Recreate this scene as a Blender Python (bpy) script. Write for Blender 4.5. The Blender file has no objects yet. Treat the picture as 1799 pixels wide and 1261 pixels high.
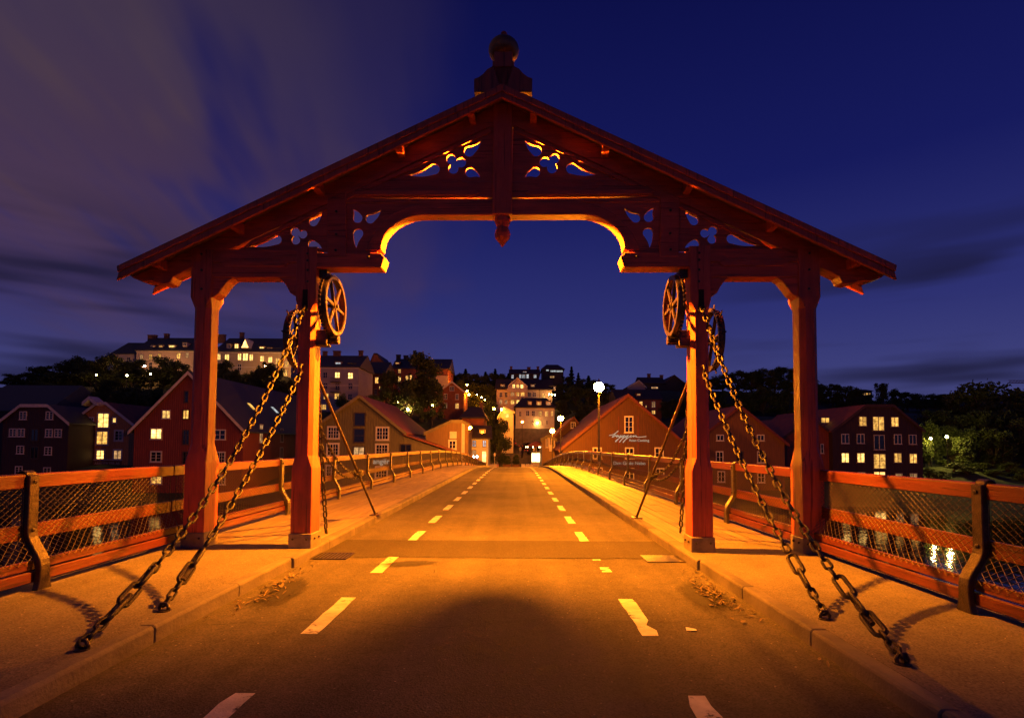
import bpy, bmesh, math, random
from mathutils import Vector, Matrix, Euler
random.seed(7)
SC = bpy.context.scene
COL = SC.collection
R = math.radians

# ------------------------------------------------------------------ camera
F, VPX, VPY = 950.0, 908.0, 782.0        # focal length and vanishing point in photo pixels (1799 x 1261)
ROLL = R(0.33)
PITCH = R(2.5)                            # the camera looks slightly up; the rest of the rise is lens shift
CX, CZ = 0.265, 1.45
cam_d = bpy.data.cameras.new('Camera')
cam = bpy.data.objects.new('Camera', cam_d)
COL.objects.link(cam)
cam_d.sensor_width = 36
cam_d.lens = F / 1799 * 36
cam_d.shift_x = -(VPX - 899.5) / 1799
cam_d.shift_y = (VPY - 630.5 - F * math.tan(PITCH)) / 1799
cam_d.clip_start = 0.05
cam_d.clip_end = 6000
cam.matrix_world = Matrix.Translation((CX, 0, CZ)) @ Matrix.Rotation(R(90) + PITCH, 4, 'X') @ Matrix.Rotation(ROLL, 4, 'Z')
SC.camera = cam

# ------------------------------------------------------------------ render settings
SC.render.engine = 'CYCLES'
SC.cycles.use_denoising = True
try:
    SC.cycles.denoiser = 'OPENIMAGEDENOISE'
except Exception:
    pass
SC.cycles.max_bounces = 6
SC.cycles.diffuse_bounces = 4
SC.cycles.glossy_bounces = 3
SC.cycles.sample_clamp_indirect = 4.0
SC.cycles.caustics_reflective = False
SC.cycles.caustics_refractive = False
SC.view_settings.view_transform = 'Standard'
SC.view_settings.look = 'None'
SC.view_settings.gamma = 1
SC.view_settings.exposure = 0
SC.view_settings.use_curve_mapping = False

# ------------------------------------------------------------------ node helpers
class NT:
    def __init__(s, nt):
        s.nt = nt
    def n(s, typ, **kw):
        nd = s.nt.nodes.new(typ)
        for k, v in kw.items():
            if k.startswith('i_'):
                key = k[2:]
                nd.inputs[int(key) if key.isdigit() else key.replace('_', ' ')].default_value = v
            else:
                setattr(nd, k, v)
        return nd
    def l(s, a, b):
        s.nt.links.new(a, b)
    def m(s, op, a, b=None, c=None, clamp=False):
        nd = s.nt.nodes.new('ShaderNodeMath'); nd.operation = op; nd.use_clamp = clamp
        for i, v in enumerate((a, b, c)):
            if v is None: continue
            if isinstance(v, (int, float)): nd.inputs[i].default_value = v
            else: s.l(v, nd.inputs[i])
        return nd.outputs[0]
    def ramp(s, fac, stops, interp='LINEAR'):
        nd = s.nt.nodes.new('ShaderNodeValToRGB'); cr = nd.color_ramp; cr.interpolation = interp
        while len(cr.elements) < len(stops): cr.elements.new(0.5)
        for e, (p, c) in zip(cr.elements, stops):
            e.position = p
            e.color = tuple(c) + (1,) if len(c) == 3 else c
        s.l(fac, nd.inputs[0])
        return nd.outputs[0]
    def mix(s, fac, a, b, mode='MIX'):
        nd = s.nt.nodes.new('ShaderNodeMix'); nd.data_type = 'RGBA'; nd.blend_type = mode
        for sock, v in ((nd.inputs[0], fac), (nd.inputs[6], a), (nd.inputs[7], b)):
            if isinstance(v, (int, float)): sock.default_value = v
            elif isinstance(v, (tuple, list)): sock.default_value = tuple(v) + (1,) if len(v) == 3 else v
            else: s.l(v, sock)
        return nd.outputs[2]

# ------------------------------------------------------------------ sky: deep dusk blue with wind-drawn clouds
world = bpy.data.worlds.new('World')
SC.world = world
world.use_nodes = True
W = NT(world.node_tree)
world.node_tree.nodes.clear()
tc = W.n('ShaderNodeTexCoord')
sep = W.n('ShaderNodeSeparateXYZ'); W.l(tc.outputs['Generated'], sep.inputs[0])
dx, dy, dz = sep.outputs
dzc = W.m('MAXIMUM', dz, 0.03)
base = W.ramp(W.m('MAXIMUM', dz, 0.0), [(0.0, (.066, .068, .190)), (0.10, (.050, .054, .195)), (0.22, (.027, .031, .165)),
                                        (0.42, (.0080, .0105, .106)), (0.66, (.0036, .0048, .062)), (1.0, (.0025, .0032, .040))])
px_ = W.m('DIVIDE', dx, W.m('ADD', dzc, .12)); py_ = W.m('DIVIDE', dy, W.m('ADD', dzc, .12))
# cloud plane turned so that the wind streaks converge a little right of the bridge axis
ca, sa = math.cos(R(-10)), math.sin(R(-10))
u_ = W.m('SUBTRACT', W.m('MULTIPLY', px_, ca), W.m('MULTIPLY', py_, sa))
v_ = W.m('ADD', W.m('MULTIPLY', px_, sa), W.m('MULTIPLY', py_, ca))
def plane_noise(ku, kv, off, scale, detail, rough=.5):
    q = W.n('ShaderNodeCombineXYZ'); W.l(W.m('MULTIPLY', u_, ku), q.inputs[0]); W.l(W.m('MULTIPLY', v_, kv), q.inputs[1]); q.inputs[2].default_value = off
    nn = W.n('ShaderNodeTexNoise', i_Scale=scale, i_Detail=detail, i_Roughness=rough); W.l(q.outputs[0], nn.inputs['Vector'])
    return nn.outputs[0]
streak = plane_noise(1.0, .22, 0.4, 4.2, 3.0, .55)
soft = plane_noise(1.0, .55, 7.3, 1.5, 3.0, .5)
# cloud cover thickens to the west (left of the bridge)
cover = W.ramp(W.m('ADD', W.m('MULTIPLY', dx, -1.25), W.m('MULTIPLY', W.m('SUBTRACT', soft, .5), .9)), [(.02, (0,)*3), (.25, (.30,)*3), (.60, (.95,)*3), (.8, (1,)*3)], 'EASE')
body = W.ramp(W.m('ADD', W.m('MULTIPLY', streak, .55), W.m('MULTIPLY', soft, .45)), [(.33, (.10,)*3), (.50, (.62,)*3), (.64, (1,)*3)], 'EASE')
mask = W.m('MULTIPLY', W.m('MULTIPLY', cover, body), W.ramp(dz, [(0.04, (0,)*3), (.16, (.35,)*3), (.30, (1,)*3)]))
ccol = W.ramp(W.m('ADD', dz, W.m('MULTIPLY', W.m('SUBTRACT', soft, .5), .30)), [(0.05, (.030, .018, .045)), (.28, (.104, .047, .038)), (.52, (.092, .056, .058)), (.9, (.05, .038, .055))])
sky = W.mix(W.m('MULTIPLY', mask, .92), base, ccol)
# dark low stratus bars
cv3 = W.n('ShaderNodeCombineXYZ'); W.l(W.m('MULTIPLY', dx, 1.3), cv3.inputs[0]); W.l(W.m('MULTIPLY', dy, 1.3), cv3.inputs[1]); W.l(W.m('MULTIPLY', dz, 11.0), cv3.inputs[2])
n3 = W.n('ShaderNodeTexNoise', i_Scale=1.35, i_Detail=3.0, i_Roughness=.5); W.l(cv3.outputs[0], n3.inputs['Vector'])
side = W.m('MULTIPLY', W.ramp(W.m('ABSOLUTE', dx), [(.25, (0,)*3), (.6, (1,)*3)]), W.ramp(dz, [(.06, (0,)*3), (.10, (1,)*3), (.24, (1,)*3), (.36, (0,)*3)]))
bars = W.m('MULTIPLY', side, W.ramp(n3.outputs[0], [(.44, (0,)*3), (.60, (1,)*3)], 'EASE'))
sky = W.mix(W.m('MULTIPLY', bars, .82), sky, (.010, .009, .030))
bg = W.n('ShaderNodeBackground', i_Strength=1.0); W.l(sky, bg.inputs[0])
wo = W.n('ShaderNodeOutputWorld'); W.l(bg.outputs[0], wo.inputs[0])
SODIUM = (1.0, .245, .006)

# ------------------------------------------------------------------ pixel -> place
def unroll(px, py):
    """pixel -> (u, v) so that the ray runs along (u, F, -v) in the world, F forward"""
    u, v = px - VPX, py - VPY + F * math.tan(PITCH)
    c, s = math.cos(ROLL), math.sin(ROLL)
    u, v = u * c + v * s, -u * s + v * c
    yv = F * math.cos(PITCH) + v * math.sin(PITCH)
    zv = -v * math.cos(PITCH) + F * math.sin(PITCH)
    return u * F / yv, -zv * F / yv
def at(px, py, Y):
    u, v = unroll(px, py)
    return Vector((CX + u * Y / F, Y, CZ - v * Y / F))
GY, GROT = 6.93, R(-1.2)
def G(px, py, d=0.0):
    """point of the gate's own plane (x, z), d metres behind its front face"""
    u, v = unroll(px, py)
    Y = GY + d
    for _ in range(6):
        X = CX + u * Y / F
        Y = GY + d + X * math.tan(GROT)
    return X / math.cos(GROT), CZ - v * Y / F

# ------------------------------------------------------------------ object helpers
BASE = {}
def tag(o, label=None, cat=None, group=None, kind=None):
    if label: o['label'] = label
    if cat: o['category'] = cat
    if group: o['group'] = group
    if kind: o['kind'] = kind
    return o
def thing(name, label, cat, loc=(0, 0, 0), rotz=0, group=None):
    o = bpy.data.objects.new(name, None)
    COL.objects.link(o)
    o.empty_display_size = .2
    o.location = loc; o.rotation_euler = (0, 0, rotz)
    BASE[o] = Vector(loc)
    return tag(o, label, cat, group)
def link(name, me, parent=None, loc=None, rot=None, mat=None):
    o = bpy.data.objects.new(name, me)
    COL.objects.link(o)
    if parent: o.parent = parent
    if loc is not None: o.location = loc
    if rot is not None: o.rotation_euler = rot
    return o

class MB:
    def __init__(s):
        s.v = []; s.f = []; s.mi = []; s.cur = 0
    def face(s, idx):
        s.f.append(tuple(idx)); s.mi.append(s.cur)
    def add(s, vs, fs):
        b = len(s.v); s.v += [Vector(v) for v in vs]
        for f in fs: s.face([b + i for i in f])
    def box(s, x0, x1, y0, y1, z0, z1):
        if x1 < x0: x0, x1 = x1, x0
        if y1 < y0: y0, y1 = y1, y0
        if z1 < z0: z0, z1 = z1, z0
        s.add([(x0, y0, z0), (x1, y0, z0), (x1, y1, z0), (x0, y1, z0), (x0, y0, z1), (x1, y0, z1), (x1, y1, z1), (x0, y1, z1)],
              [(0, 3, 2, 1), (4, 5, 6, 7), (0, 1, 5, 4), (1, 2, 6, 5), (2, 3, 7, 6), (3, 0, 4, 7)])
        return s
    def prism(s, pts, y0, y1):
        """polygon in x,z pushed from y0 to y1"""
        a = sum(pts[i][0] * pts[(i + 1) % len(pts)][1] - pts[(i + 1) % len(pts)][0] * pts[i][1] for i in range(len(pts)))
        if a < 0: pts = pts[::-1]
        n = len(pts)
        s.add([(p[0], y0, p[1]) for p in pts] + [(p[0], y1, p[1]) for p in pts],
              [tuple(range(n)), tuple(range(2 * n - 1, n - 1, -1))] + [(i, i + n, (i + 1) % n + n, (i + 1) % n) for i in range(n)])
        return s
    def loft(s, rings, closed=True, cap=True):
        b = len(s.v); n = len(rings[0])
        for r in rings: s.v += [Vector(p) for p in r]
        for k in range(len(rings) - 1):
            for i in range(n if closed else n - 1):
                j = (i + 1) % n
                s.face([b + k * n + i, b + k * n + j, b + (k + 1) * n + j, b + (k + 1) * n + i])
        if cap:
            s.face([b + i for i in range(n)][::-1]); s.face([b + (len(rings) - 1) * n + i for i in range(n)])
        return s
    def tube(s, path, rad, n=8, closed=False):
        path = [Vector(p) for p in path]; m = len(path)
        rings = []; up = None
        for i, p in enumerate(path):
            if closed: t = path[(i + 1) % m] - path[i - 1]
            else: t = path[min(i + 1, m - 1)] - path[max(i - 1, 0)]
            t.normalize()
            if up is None:
                up = Vector((0, 0, 1)) if abs(t.z) < .9 else Vector((1, 0, 0))
            a = t.cross(up)
            if a.length < 1e-5: a = t.orthogonal()
            a.normalize(); up = a.cross(t); up.normalize()
            r = rad[i] if isinstance(rad, (list, tuple)) else rad
            rings.append([p + a * (math.cos(2 * math.pi * k / n) * r) + up * (math.sin(2 * math.pi * k / n) * r) for k in range(n)])
        if closed:
            rings.append(rings[0]); s.loft(rings, cap=False)
        else: s.loft(rings)
        return s
    def lathe(s, prof, c=(0, 0, 0), n=16):
        """profile of (radius, z) turned about a vertical axis through c"""
        rings = [[(c[0] + r * math.cos(2 * math.pi * k / n), c[1] + r * math.sin(2 * math.pi * k / n), c[2] + z) for k in range(n)] for r, z in prof]
        s.loft(rings); return s
    def mesh(s, name, mats, origin=(0, 0, 0), smooth=False):
        me = bpy.data.meshes.new(name)
        o = Vector(origin)
        me.from_pydata([v - o for v in s.v], [], s.f)
        if not isinstance(mats, (list, tuple)): mats = [mats]
        for m in mats: me.materials.append(m)
        if len(mats) > 1: me.polygons.foreach_set('material_index', s.mi)
        bm = bmesh.new(); bm.from_mesh(me); bmesh.ops.recalc_face_normals(bm, faces=bm.faces); bm.to_mesh(me); bm.free()
        if smooth:
            me.polygons.foreach_set('use_smooth', [True] * len(me.polygons))
            me.set_sharp_from_angle(angle=R(38))
        me.update()
        return me
    def build(s, name, mats, parent=None, smooth=False, bevel=0, local=False):
        org = (0, 0, 0)
        if parent is not None and not local: org = BASE.get(parent, (0, 0, 0))
        o = link(name, s.mesh(name, mats, org, smooth), parent)
        if parent is not None: BASE[o] = BASE.get(parent, Vector())
        if bevel:
            b = o.modifiers.new('edge', 'BEVEL'); b.width = bevel; b.segments = 1; b.limit_method = 'ANGLE'; b.angle_limit = R(40)
        return o
def single(name, mb, mats, label=None, cat=None, group=None, kind=None, smooth=False, bevel=0):
    o = mb.build(name, mats, None, smooth, bevel)
    return tag(o, label, cat, group, kind)

# ------------------------------------------------------------------ materials
MATS = {}
def mat(name, col, rough=.6, var=.25, scale=6.0, bump=.0, bscale=None, metal=0.0, stretch=(1, 1, 1), col2=None, spec=.5, detail=4.0, coat=0.0, crack=0.0):
    if name in MATS: return MATS[name]
    m = bpy.data.materials.new(name); m.use_nodes = True
    T = NT(m.node_tree); bs = m.node_tree.nodes['Principled BSDF']
    tc = T.n('ShaderNodeTexCoord')
    mp = T.n('ShaderNodeMapping'); mp.inputs['Scale'].default_value = stretch
    T.l(tc.outputs['Object'], mp.inputs[0])
    nz = T.n('ShaderNodeTexNoise', i_Scale=scale, i_Detail=detail, i_Roughness=.6); T.l(mp.outputs[0], nz.inputs['Vector'])
    oi = T.n('ShaderNodeObjectInfo')
    c2 = col2 or tuple(c * (1 - var) for c in col)
    c1 = tuple(min(1, c * (1 + var)) for c in col) if not col2 else col
    cc = T.ramp(nz.outputs[0], [(.3, c2), (.7, c1)])
    if crack:
        # drying cracks along the grain and worn, dirty blotches
        mc = T.n('ShaderNodeMapping'); mc.inputs['Scale'].default_value = tuple(max(.35, q * (2.2 if q > 2 else .5)) for q in stretch); T.l(tc.outputs['Object'], mc.inputs[0])
        nc_ = T.n('ShaderNodeTexNoise', i_Scale=2.6, i_Detail=3.0, i_Roughness=.7); T.l(mc.outputs[0], nc_.inputs['Vector'])
        nd_ = T.n('ShaderNodeTexNoise', i_Scale=1.1, i_Detail=5.0, i_Roughness=.7); T.l(tc.outputs['Object'], nd_.inputs['Vector'])
        cc = T.mix(T.m('MULTIPLY', T.ramp(nc_.outputs[0], [(.57, (0,)*3), (.64, (1,)*3)]), crack), cc, tuple(q * .25 for q in col))
        cc = T.mix(T.m('MULTIPLY', T.ramp(nd_.outputs[0], [(.52, (0,)*3), (.72, (1,)*3)]), crack * .6), cc, (.10, .045, .028))
    k = T.m('ADD', T.m('MULTIPLY', oi.outputs['Random'], .24), .88)
    cm = T.n('ShaderNodeVectorMath', operation='SCALE'); T.l(cc, cm.inputs[0]); T.l(k, cm.inputs['Scale'])
    T.l(cm.outputs[0], bs.inputs['Base Color'])
    rr = T.m('ADD', T.m('MULTIPLY', T.m('SUBTRACT', nz.outputs[0], .5), .3), rough, clamp=True)
    T.l(rr, bs.inputs['Roughness'])
    bs.inputs['Metallic'].default_value = metal
    bs.inputs['Specular IOR Level'].default_value = spec
    if coat: bs.inputs['Coat Weight'].default_value = coat
    if bump:
        nb = T.n('ShaderNodeTexNoise', i_Scale=bscale or scale * 6, i_Detail=5.0, i_Roughness=.65); T.l(mp.outputs[0], nb.inputs['Vector'])
        b = T.n('ShaderNodeBump', i_Strength=bump, i_Distance=.02); T.l(nb.outputs[0], b.inputs['Height'])
        T.l(b.outputs[0], bs.inputs['Normal'])
    MATS[name] = m
    return m
def emit(name, col, strength, sampling=True, noise=0.0, nscale=2.0):
    if name in MATS: return MATS[name]
    m = bpy.data.materials.new(name); m.use_nodes = True
    T = NT(m.node_tree); m.node_tree.nodes.clear()
    e = T.n('ShaderNodeEmission'); out = T.n('ShaderNodeOutputMaterial'); T.l(e.outputs[0], out.inputs[0])
    e.inputs[0].default_value = tuple(col) + (1,); e.inputs[1].default_value = strength
    if noise:
        # curtains, furniture and lamps inside the room behind a lit pane
        g = T.n('ShaderNodeTexCoord'); oi = T.n('ShaderNodeObjectInfo')
        va = T.n('ShaderNodeVectorMath', operation='ADD'); T.l(g.outputs['Object'], va.inputs[0])
        cb = T.n('ShaderNodeCombineXYZ'); T.l(T.m('MULTIPLY', oi.outputs['Random'], 91.0), cb.inputs[0]); T.l(T.m('MULTIPLY', oi.outputs['Random'], 37.0), cb.inputs[2]); T.l(cb.outputs[0], va.inputs[1])
        nz = T.n('ShaderNodeTexNoise', i_Scale=nscale, i_Detail=2.5, i_Roughness=.6); T.l(va.outputs[0], nz.inputs['Vector'])
        f = T.ramp(nz.outputs[0], [(.30, (1 - noise,)*3), (.50, (.8,)*3), (.66, (1.5,)*3)])
        k = T.m('ADD', T.m('MULTIPLY', oi.outputs['Random'], .9), .45)
        T.l(T.m('MULTIPLY', T.m('MULTIPLY', f, k), strength), e.inputs[1])
    if not sampling:
        m.cycles.emission_sampling = 'NONE'
    MATS[name] = m
    return m
def asphalt(name, c0, c1, spec_amt=.12):
    if name in MATS: return MATS[name]
    m = bpy.data.materials.new(name); m.use_nodes = True
    T = NT(m.node_tree); bs = m.node_tree.nodes['Principled BSDF']
    tc = T.n('ShaderNodeTexCoord')
    big = T.n('ShaderNodeTexNoise', i_Scale=.55, i_Detail=4.0, i_Roughness=.6); T.l(tc.outputs['Object'], big.inputs['Vector'])
    mid = T.n('ShaderNodeTexNoise', i_Scale=6.0, i_Detail=3.0); T.l(tc.outputs['Object'], mid.inputs['Vector'])
    gr = T.n('ShaderNodeTexVoronoi', i_Scale=95.0); T.l(tc.outputs['Object'], gr.inputs['Vector'])
    fn = T.n('ShaderNodeTexNoise', i_Scale=70.0, i_Detail=2.0); T.l(tc.outputs['Object'], fn.inputs['Vector'])
    mp = T.n('ShaderNodeMapping'); mp.inputs['Scale'].default_value = (2.2, .05, 1); T.l(tc.outputs['Object'], mp.inputs[0])
    tr = T.n('ShaderNodeTexNoise', i_Scale=1.0, i_Detail=2.0); T.l(mp.outputs[0], tr.inputs['Vector'])
    f = T.m('ADD', T.m('MULTIPLY', big.outputs[0], .45), T.m('ADD', T.m('MULTIPLY', mid.outputs[0], .2), T.m('MULTIPLY', tr.outputs[0], .35)))
    c = T.ramp(f, [(.36, c0), (.62, c1)])
    stone = T.ramp(gr.outputs['Color'], [(.0, (.55,)*3), (.6, (1.0,)*3), (.93, (1.15,)*3), (1.0, (3.6,)*3)])
    c = T.mix(1.0, c, stone, 'MULTIPLY')
    T.l(c, bs.inputs['Base Color'])
    T.l(T.m('ADD', T.m('MULTIPLY', mid.outputs[0], .2), .80), bs.inputs['Roughness'])
    bs.inputs['Specular IOR Level'].default_value = spec_amt
    b = T.n('ShaderNodeBump', i_Strength=.35, i_Distance=.005)
    T.l(T.m('ADD', gr.outputs['Distance'], fn.outputs[0]), b.inputs['Height']); T.l(b.outputs[0], bs.inputs['Normal'])
    MATS[name] = m
    return m
RED = mat('red_timber_paint', (.42, .072, .029), .58, .25, 2.5, .4, 9, stretch=(6, 6, .8), crack=.8)
REDH = mat('red_board_paint', (.42, .072, .029), .58, .25, 2.5, .4, 9, stretch=(.8, 6, 6), crack=.8)
REDY = mat('red_rail_paint', (.100, .018, .009), .5, .3, 2.2, .35, 9, stretch=(6, .7, 6), crack=.8)
ROOFW = mat('gate_roof_boards', (.10, .045, .03), .6, .3, 3, .2)
WHEELI = mat('wheel_iron', (.05, .036, .025), .38, .45, 14, .35, 60, metal=.5, spec=.6)
IRON = mat('black_iron', (.048, .038, .031), .40, .5, 14, .35, 60, metal=.55, spec=.6)
RUST = mat('worn_iron', (.065, .038, .024), .5, .5, 16, .4, 70, metal=.45)
GOLD = mat('gilded_copper', (.26, .12, .045), .42, .4, 8, .3, 20, metal=.7)
STEELSHOE = mat('post_shoe_steel', (.20, .16, .11), .55, .35, 7, .2)
CONC = mat('kerb_concrete', (.125, .11, .088), .85, .4, 2.2, .5, 30)
PLANK = mat('deck_plank', (.21, .165, .10), .7, .3, 1.6, .4, 12, stretch=(9, .5, 1), crack=.6)
ROADM = asphalt('road_asphalt', (.050, .045, .039), (.115, .103, .088))
WALKM = asphalt('pavement_asphalt', (.115, .102, .082), (.20, .175, .14))
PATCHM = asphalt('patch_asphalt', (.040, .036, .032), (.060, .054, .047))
WHITEP = mat('road_paint', (.50, .47, .41), .65, .35, 4, .3, 50)
def wear(m, scale, lo, hi, amt):
    # paint worn through to the asphalt in ragged specks
    T = NT(m.node_tree); bs = m.node_tree.nodes['Principled BSDF']
    tc = T.n('ShaderNodeTexCoord'); nz = T.n('ShaderNodeTexNoise', i_Scale=scale, i_Detail=8.0, i_Roughness=.75); T.l(tc.outputs['Object'], nz.inputs['Vector'])
    f = T.ramp(nz.outputs[0], [(lo, (1,)*3), (hi, (1 - amt,)*3)])
    T.l(f, bs.inputs['Alpha'])
wear(WHITEP, 7.0, .54, .66, .85)
WIRE = mat('galvanised_wire', (.055, .040, .027), .5, .4, 20, metal=.4)
STEEL = mat('railing_girder', (.09, .05, .04), .6, .3, 3)
# ================================================================== the bridge deck
def zr(y):
    """road level along the bridge: level, then over the crest and down to the far bank"""
    if y < 27: return 0.0
    if y < 55: return -.0011 * (y - 27) ** 2
    if y < 82: return -.8624 - .0616 * (y - 55)
    return -2.526
BEND = 82.0
def ys(a, b, step=1.5):
    out = [a]
    y = a
    while y < b - 1e-6:
        y = min(b, y + (step if y >= 26 else 6.0)); out.append(y)
    return out
def strip(x0, x1, a, b, dz, thick=.0, step=1.5):
    m = MB(); L = ys(a, b, step)
    for y in L:
        m.v += [Vector((x0, y, zr(y) + dz)), Vector((x1, y, zr(y) + dz))]
    for i in range(len(L) - 1): m.face([2 * i, 2 * i + 1, 2 * i + 3, 2 * i + 2])
    if thick:
        n = len(m.v)
        for y in L: m.v += [Vector((x0, y, zr(y) + dz - thick)), Vector((x1, y, zr(y) + dz - thick))]
        for i in range(len(L) - 1):
            a0 = 2 * i; b0 = n + 2 * i
            m.face([b0 + 1, b0, b0 + 2, b0 + 3]); m.face([a0, a0 + 2, b0 + 2, b0]); m.face([a0 + 1, b0 + 1, b0 + 3, a0 + 3])
        m.face([0, n, n + 1, 1]); e = 2 * (len(L) - 1); m.face([e, e + 1, n + e + 1, n + e])
    return m
KL, KR = -2.33, 2.385                    # kerb faces
road = single('road', strip(KL - .1, KR + .1, -8, BEND + .5, 0, .3), ROADM, kind='structure')
# painted dashes: one metre on, one metre off
dash_lines = (-1.315, 1.305)
def dash(x, y0, y1, w=.135, holes=()):
    m = MB(); L = [y0, (y0 + y1) / 2, y1]
    rnd = random.Random(int(y0 * 100) + int(x * 10))
    # worn, slightly uneven edge
    left = []; right = []
    for k in range(9):
        y = y0 + (y1 - y0) * k / 8
        left.append((x - w / 2 + rnd.uniform(-.006, .006), y)); right.append((x + w / 2 + rnd.uniform(-.006, .006), y))
    for h in holes:
        k0, side, depth = h
        lst = right if side > 0 else left
        lst[k0] = (lst[k0][0] - side * depth, lst[k0][1])
    for a, b in zip(left, right):
        m.v += [Vector((a[0], a[1], zr(a[1]) + .004)), Vector((b[0], b[1], zr(b[1]) + .004))]
    for k in range(8): m.face([2 * k, 2 * k + 1, 2 * k + 3, 2 * k + 2])
    return m
for s, x in enumerate(dash_lines):
    k = 0
    for i in range(-1, 24):
        y0 = 4.2 + 1.98 * (i)
        y1 = y0 + .99
        holes = ()
        if s == 1 and i == 0: holes = ((2, 1, .055), (0, 1, .015))
        if s == 1 and i == -1: holes = ((8, -1, .03), (7, 1, .015))
        if s == 0 and i == -1: holes = ((8, -1, .02),)
        if s == 1 and i == 1:
            # nearly worn away: a scrap of paint remains
            dash(x + .01, y0 + .1, y0 + .34, .11, ((3, -1, .05), (6, 1, .04))).build('lane_dash', WHITEP, road)
            dash(x - .02, y0 + .72, y0 + .80, .10).build('lane_dash', WHITEP, road)
            continue
        dash(x, y0, y1, .135, holes).build('lane_dash', WHITEP, road)
# darker repair strip across the road under the gate
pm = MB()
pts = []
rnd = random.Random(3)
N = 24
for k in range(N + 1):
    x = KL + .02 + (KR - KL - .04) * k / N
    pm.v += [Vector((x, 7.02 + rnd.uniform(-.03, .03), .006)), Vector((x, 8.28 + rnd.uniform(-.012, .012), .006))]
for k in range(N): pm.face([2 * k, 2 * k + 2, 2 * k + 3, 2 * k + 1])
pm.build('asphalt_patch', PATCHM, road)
# damp stains where gutter water stands, fading out at their edges
STAIN = bpy.data.materials.new('damp_asphalt'); STAIN.use_nodes = True
T = NT(STAIN.node_tree); bs = STAIN.node_tree.nodes['Principled BSDF']
bs.inputs['Base Color'].default_value = (.018, .016, .014, 1); bs.inputs['Roughness'].default_value = .85
tcs = T.n('ShaderNodeTexCoord'); ln = T.n('ShaderNodeVectorMath', operation='LENGTH'); T.l(tcs.outputs['Object'], ln.inputs[0])
ns = T.n('ShaderNodeTexNoise', i_Scale=2.2, i_Detail=7.0, i_Roughness=.7); T.l(tcs.outputs['Object'], ns.inputs['Vector'])
T.l(T.ramp(T.m('SUBTRACT', T.m('ADD', ns.outputs[0], .45), ln.outputs['Value']), [(.10, (0,)*3), (.55, (.8,)*3)]), bs.inputs['Alpha'])
def stain(cx, cy, rx, ry, rot, seed, z=.008, n=28):
    m = MB(); m.v.append(Vector((0, 0, 0)))
    for k in range(n): m.v.append(Vector((1.1 * math.cos(2 * math.pi * k / n), 1.1 * math.sin(2 * math.pi * k / n), 0)))
    for k in range(n): m.face([0, 1 + k, 1 + (k + 1) % n])
    o = link('damp_stain', m.mesh('damp_stain', STAIN), road, (cx, cy, z), (0, 0, rot)); o.scale = (rx, ry, 1)
    return o
stain(-2.02, 5.35, .26, .75, .05, 1); stain(2.08, 5.30, .28, .75, -.1, 2); stain(-1.05, 6.65, .45, .22, .3, 4, .010)
# thin cracks in the asphalt
CRK = mat('asphalt_crack', (.012, .011, .010), .95, .2)
def crack(pts, w, seed):
    rnd = random.Random(seed); m = MB(); P = []
    for (x0, y0), (x1, y1) in zip(pts[:-1], pts[1:]):
        for k in range(10): P.append((x0 + (x1 - x0) * k / 10 + rnd.uniform(-.018, .018), y0 + (y1 - y0) * k / 10 + rnd.uniform(-.018, .018)))
    P.append(pts[-1])
    for i, (x, y) in enumerate(P):
        a, q = P[max(0, i - 1)], P[min(len(P) - 1, i + 1)]
        d = Vector((q[0] - a[0], q[1] - a[1])).normalized(); ww = w * rnd.uniform(.3, 1.2)
        m.v += [Vector((x - d.y * ww, y + d.x * ww, .0035)), Vector((x + d.y * ww, y - d.x * ww, .0035))]
    for i in range(len(P) - 1): m.face([2 * i, 2 * i + 1, 2 * i + 3, 2 * i + 2])
    return m.build('asphalt_crack', CRK, road)
crack([(-2.2, 4.4), (-1.3, 4.55), (-.4, 4.35), (.5, 4.6), (1.5, 4.5), (2.3, 4.75)], .004, 1)
crack([(-2.2, 9.9), (-1.0, 9.8), (.3, 10.0), (2.2, 9.85)], .005, 4)

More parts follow.
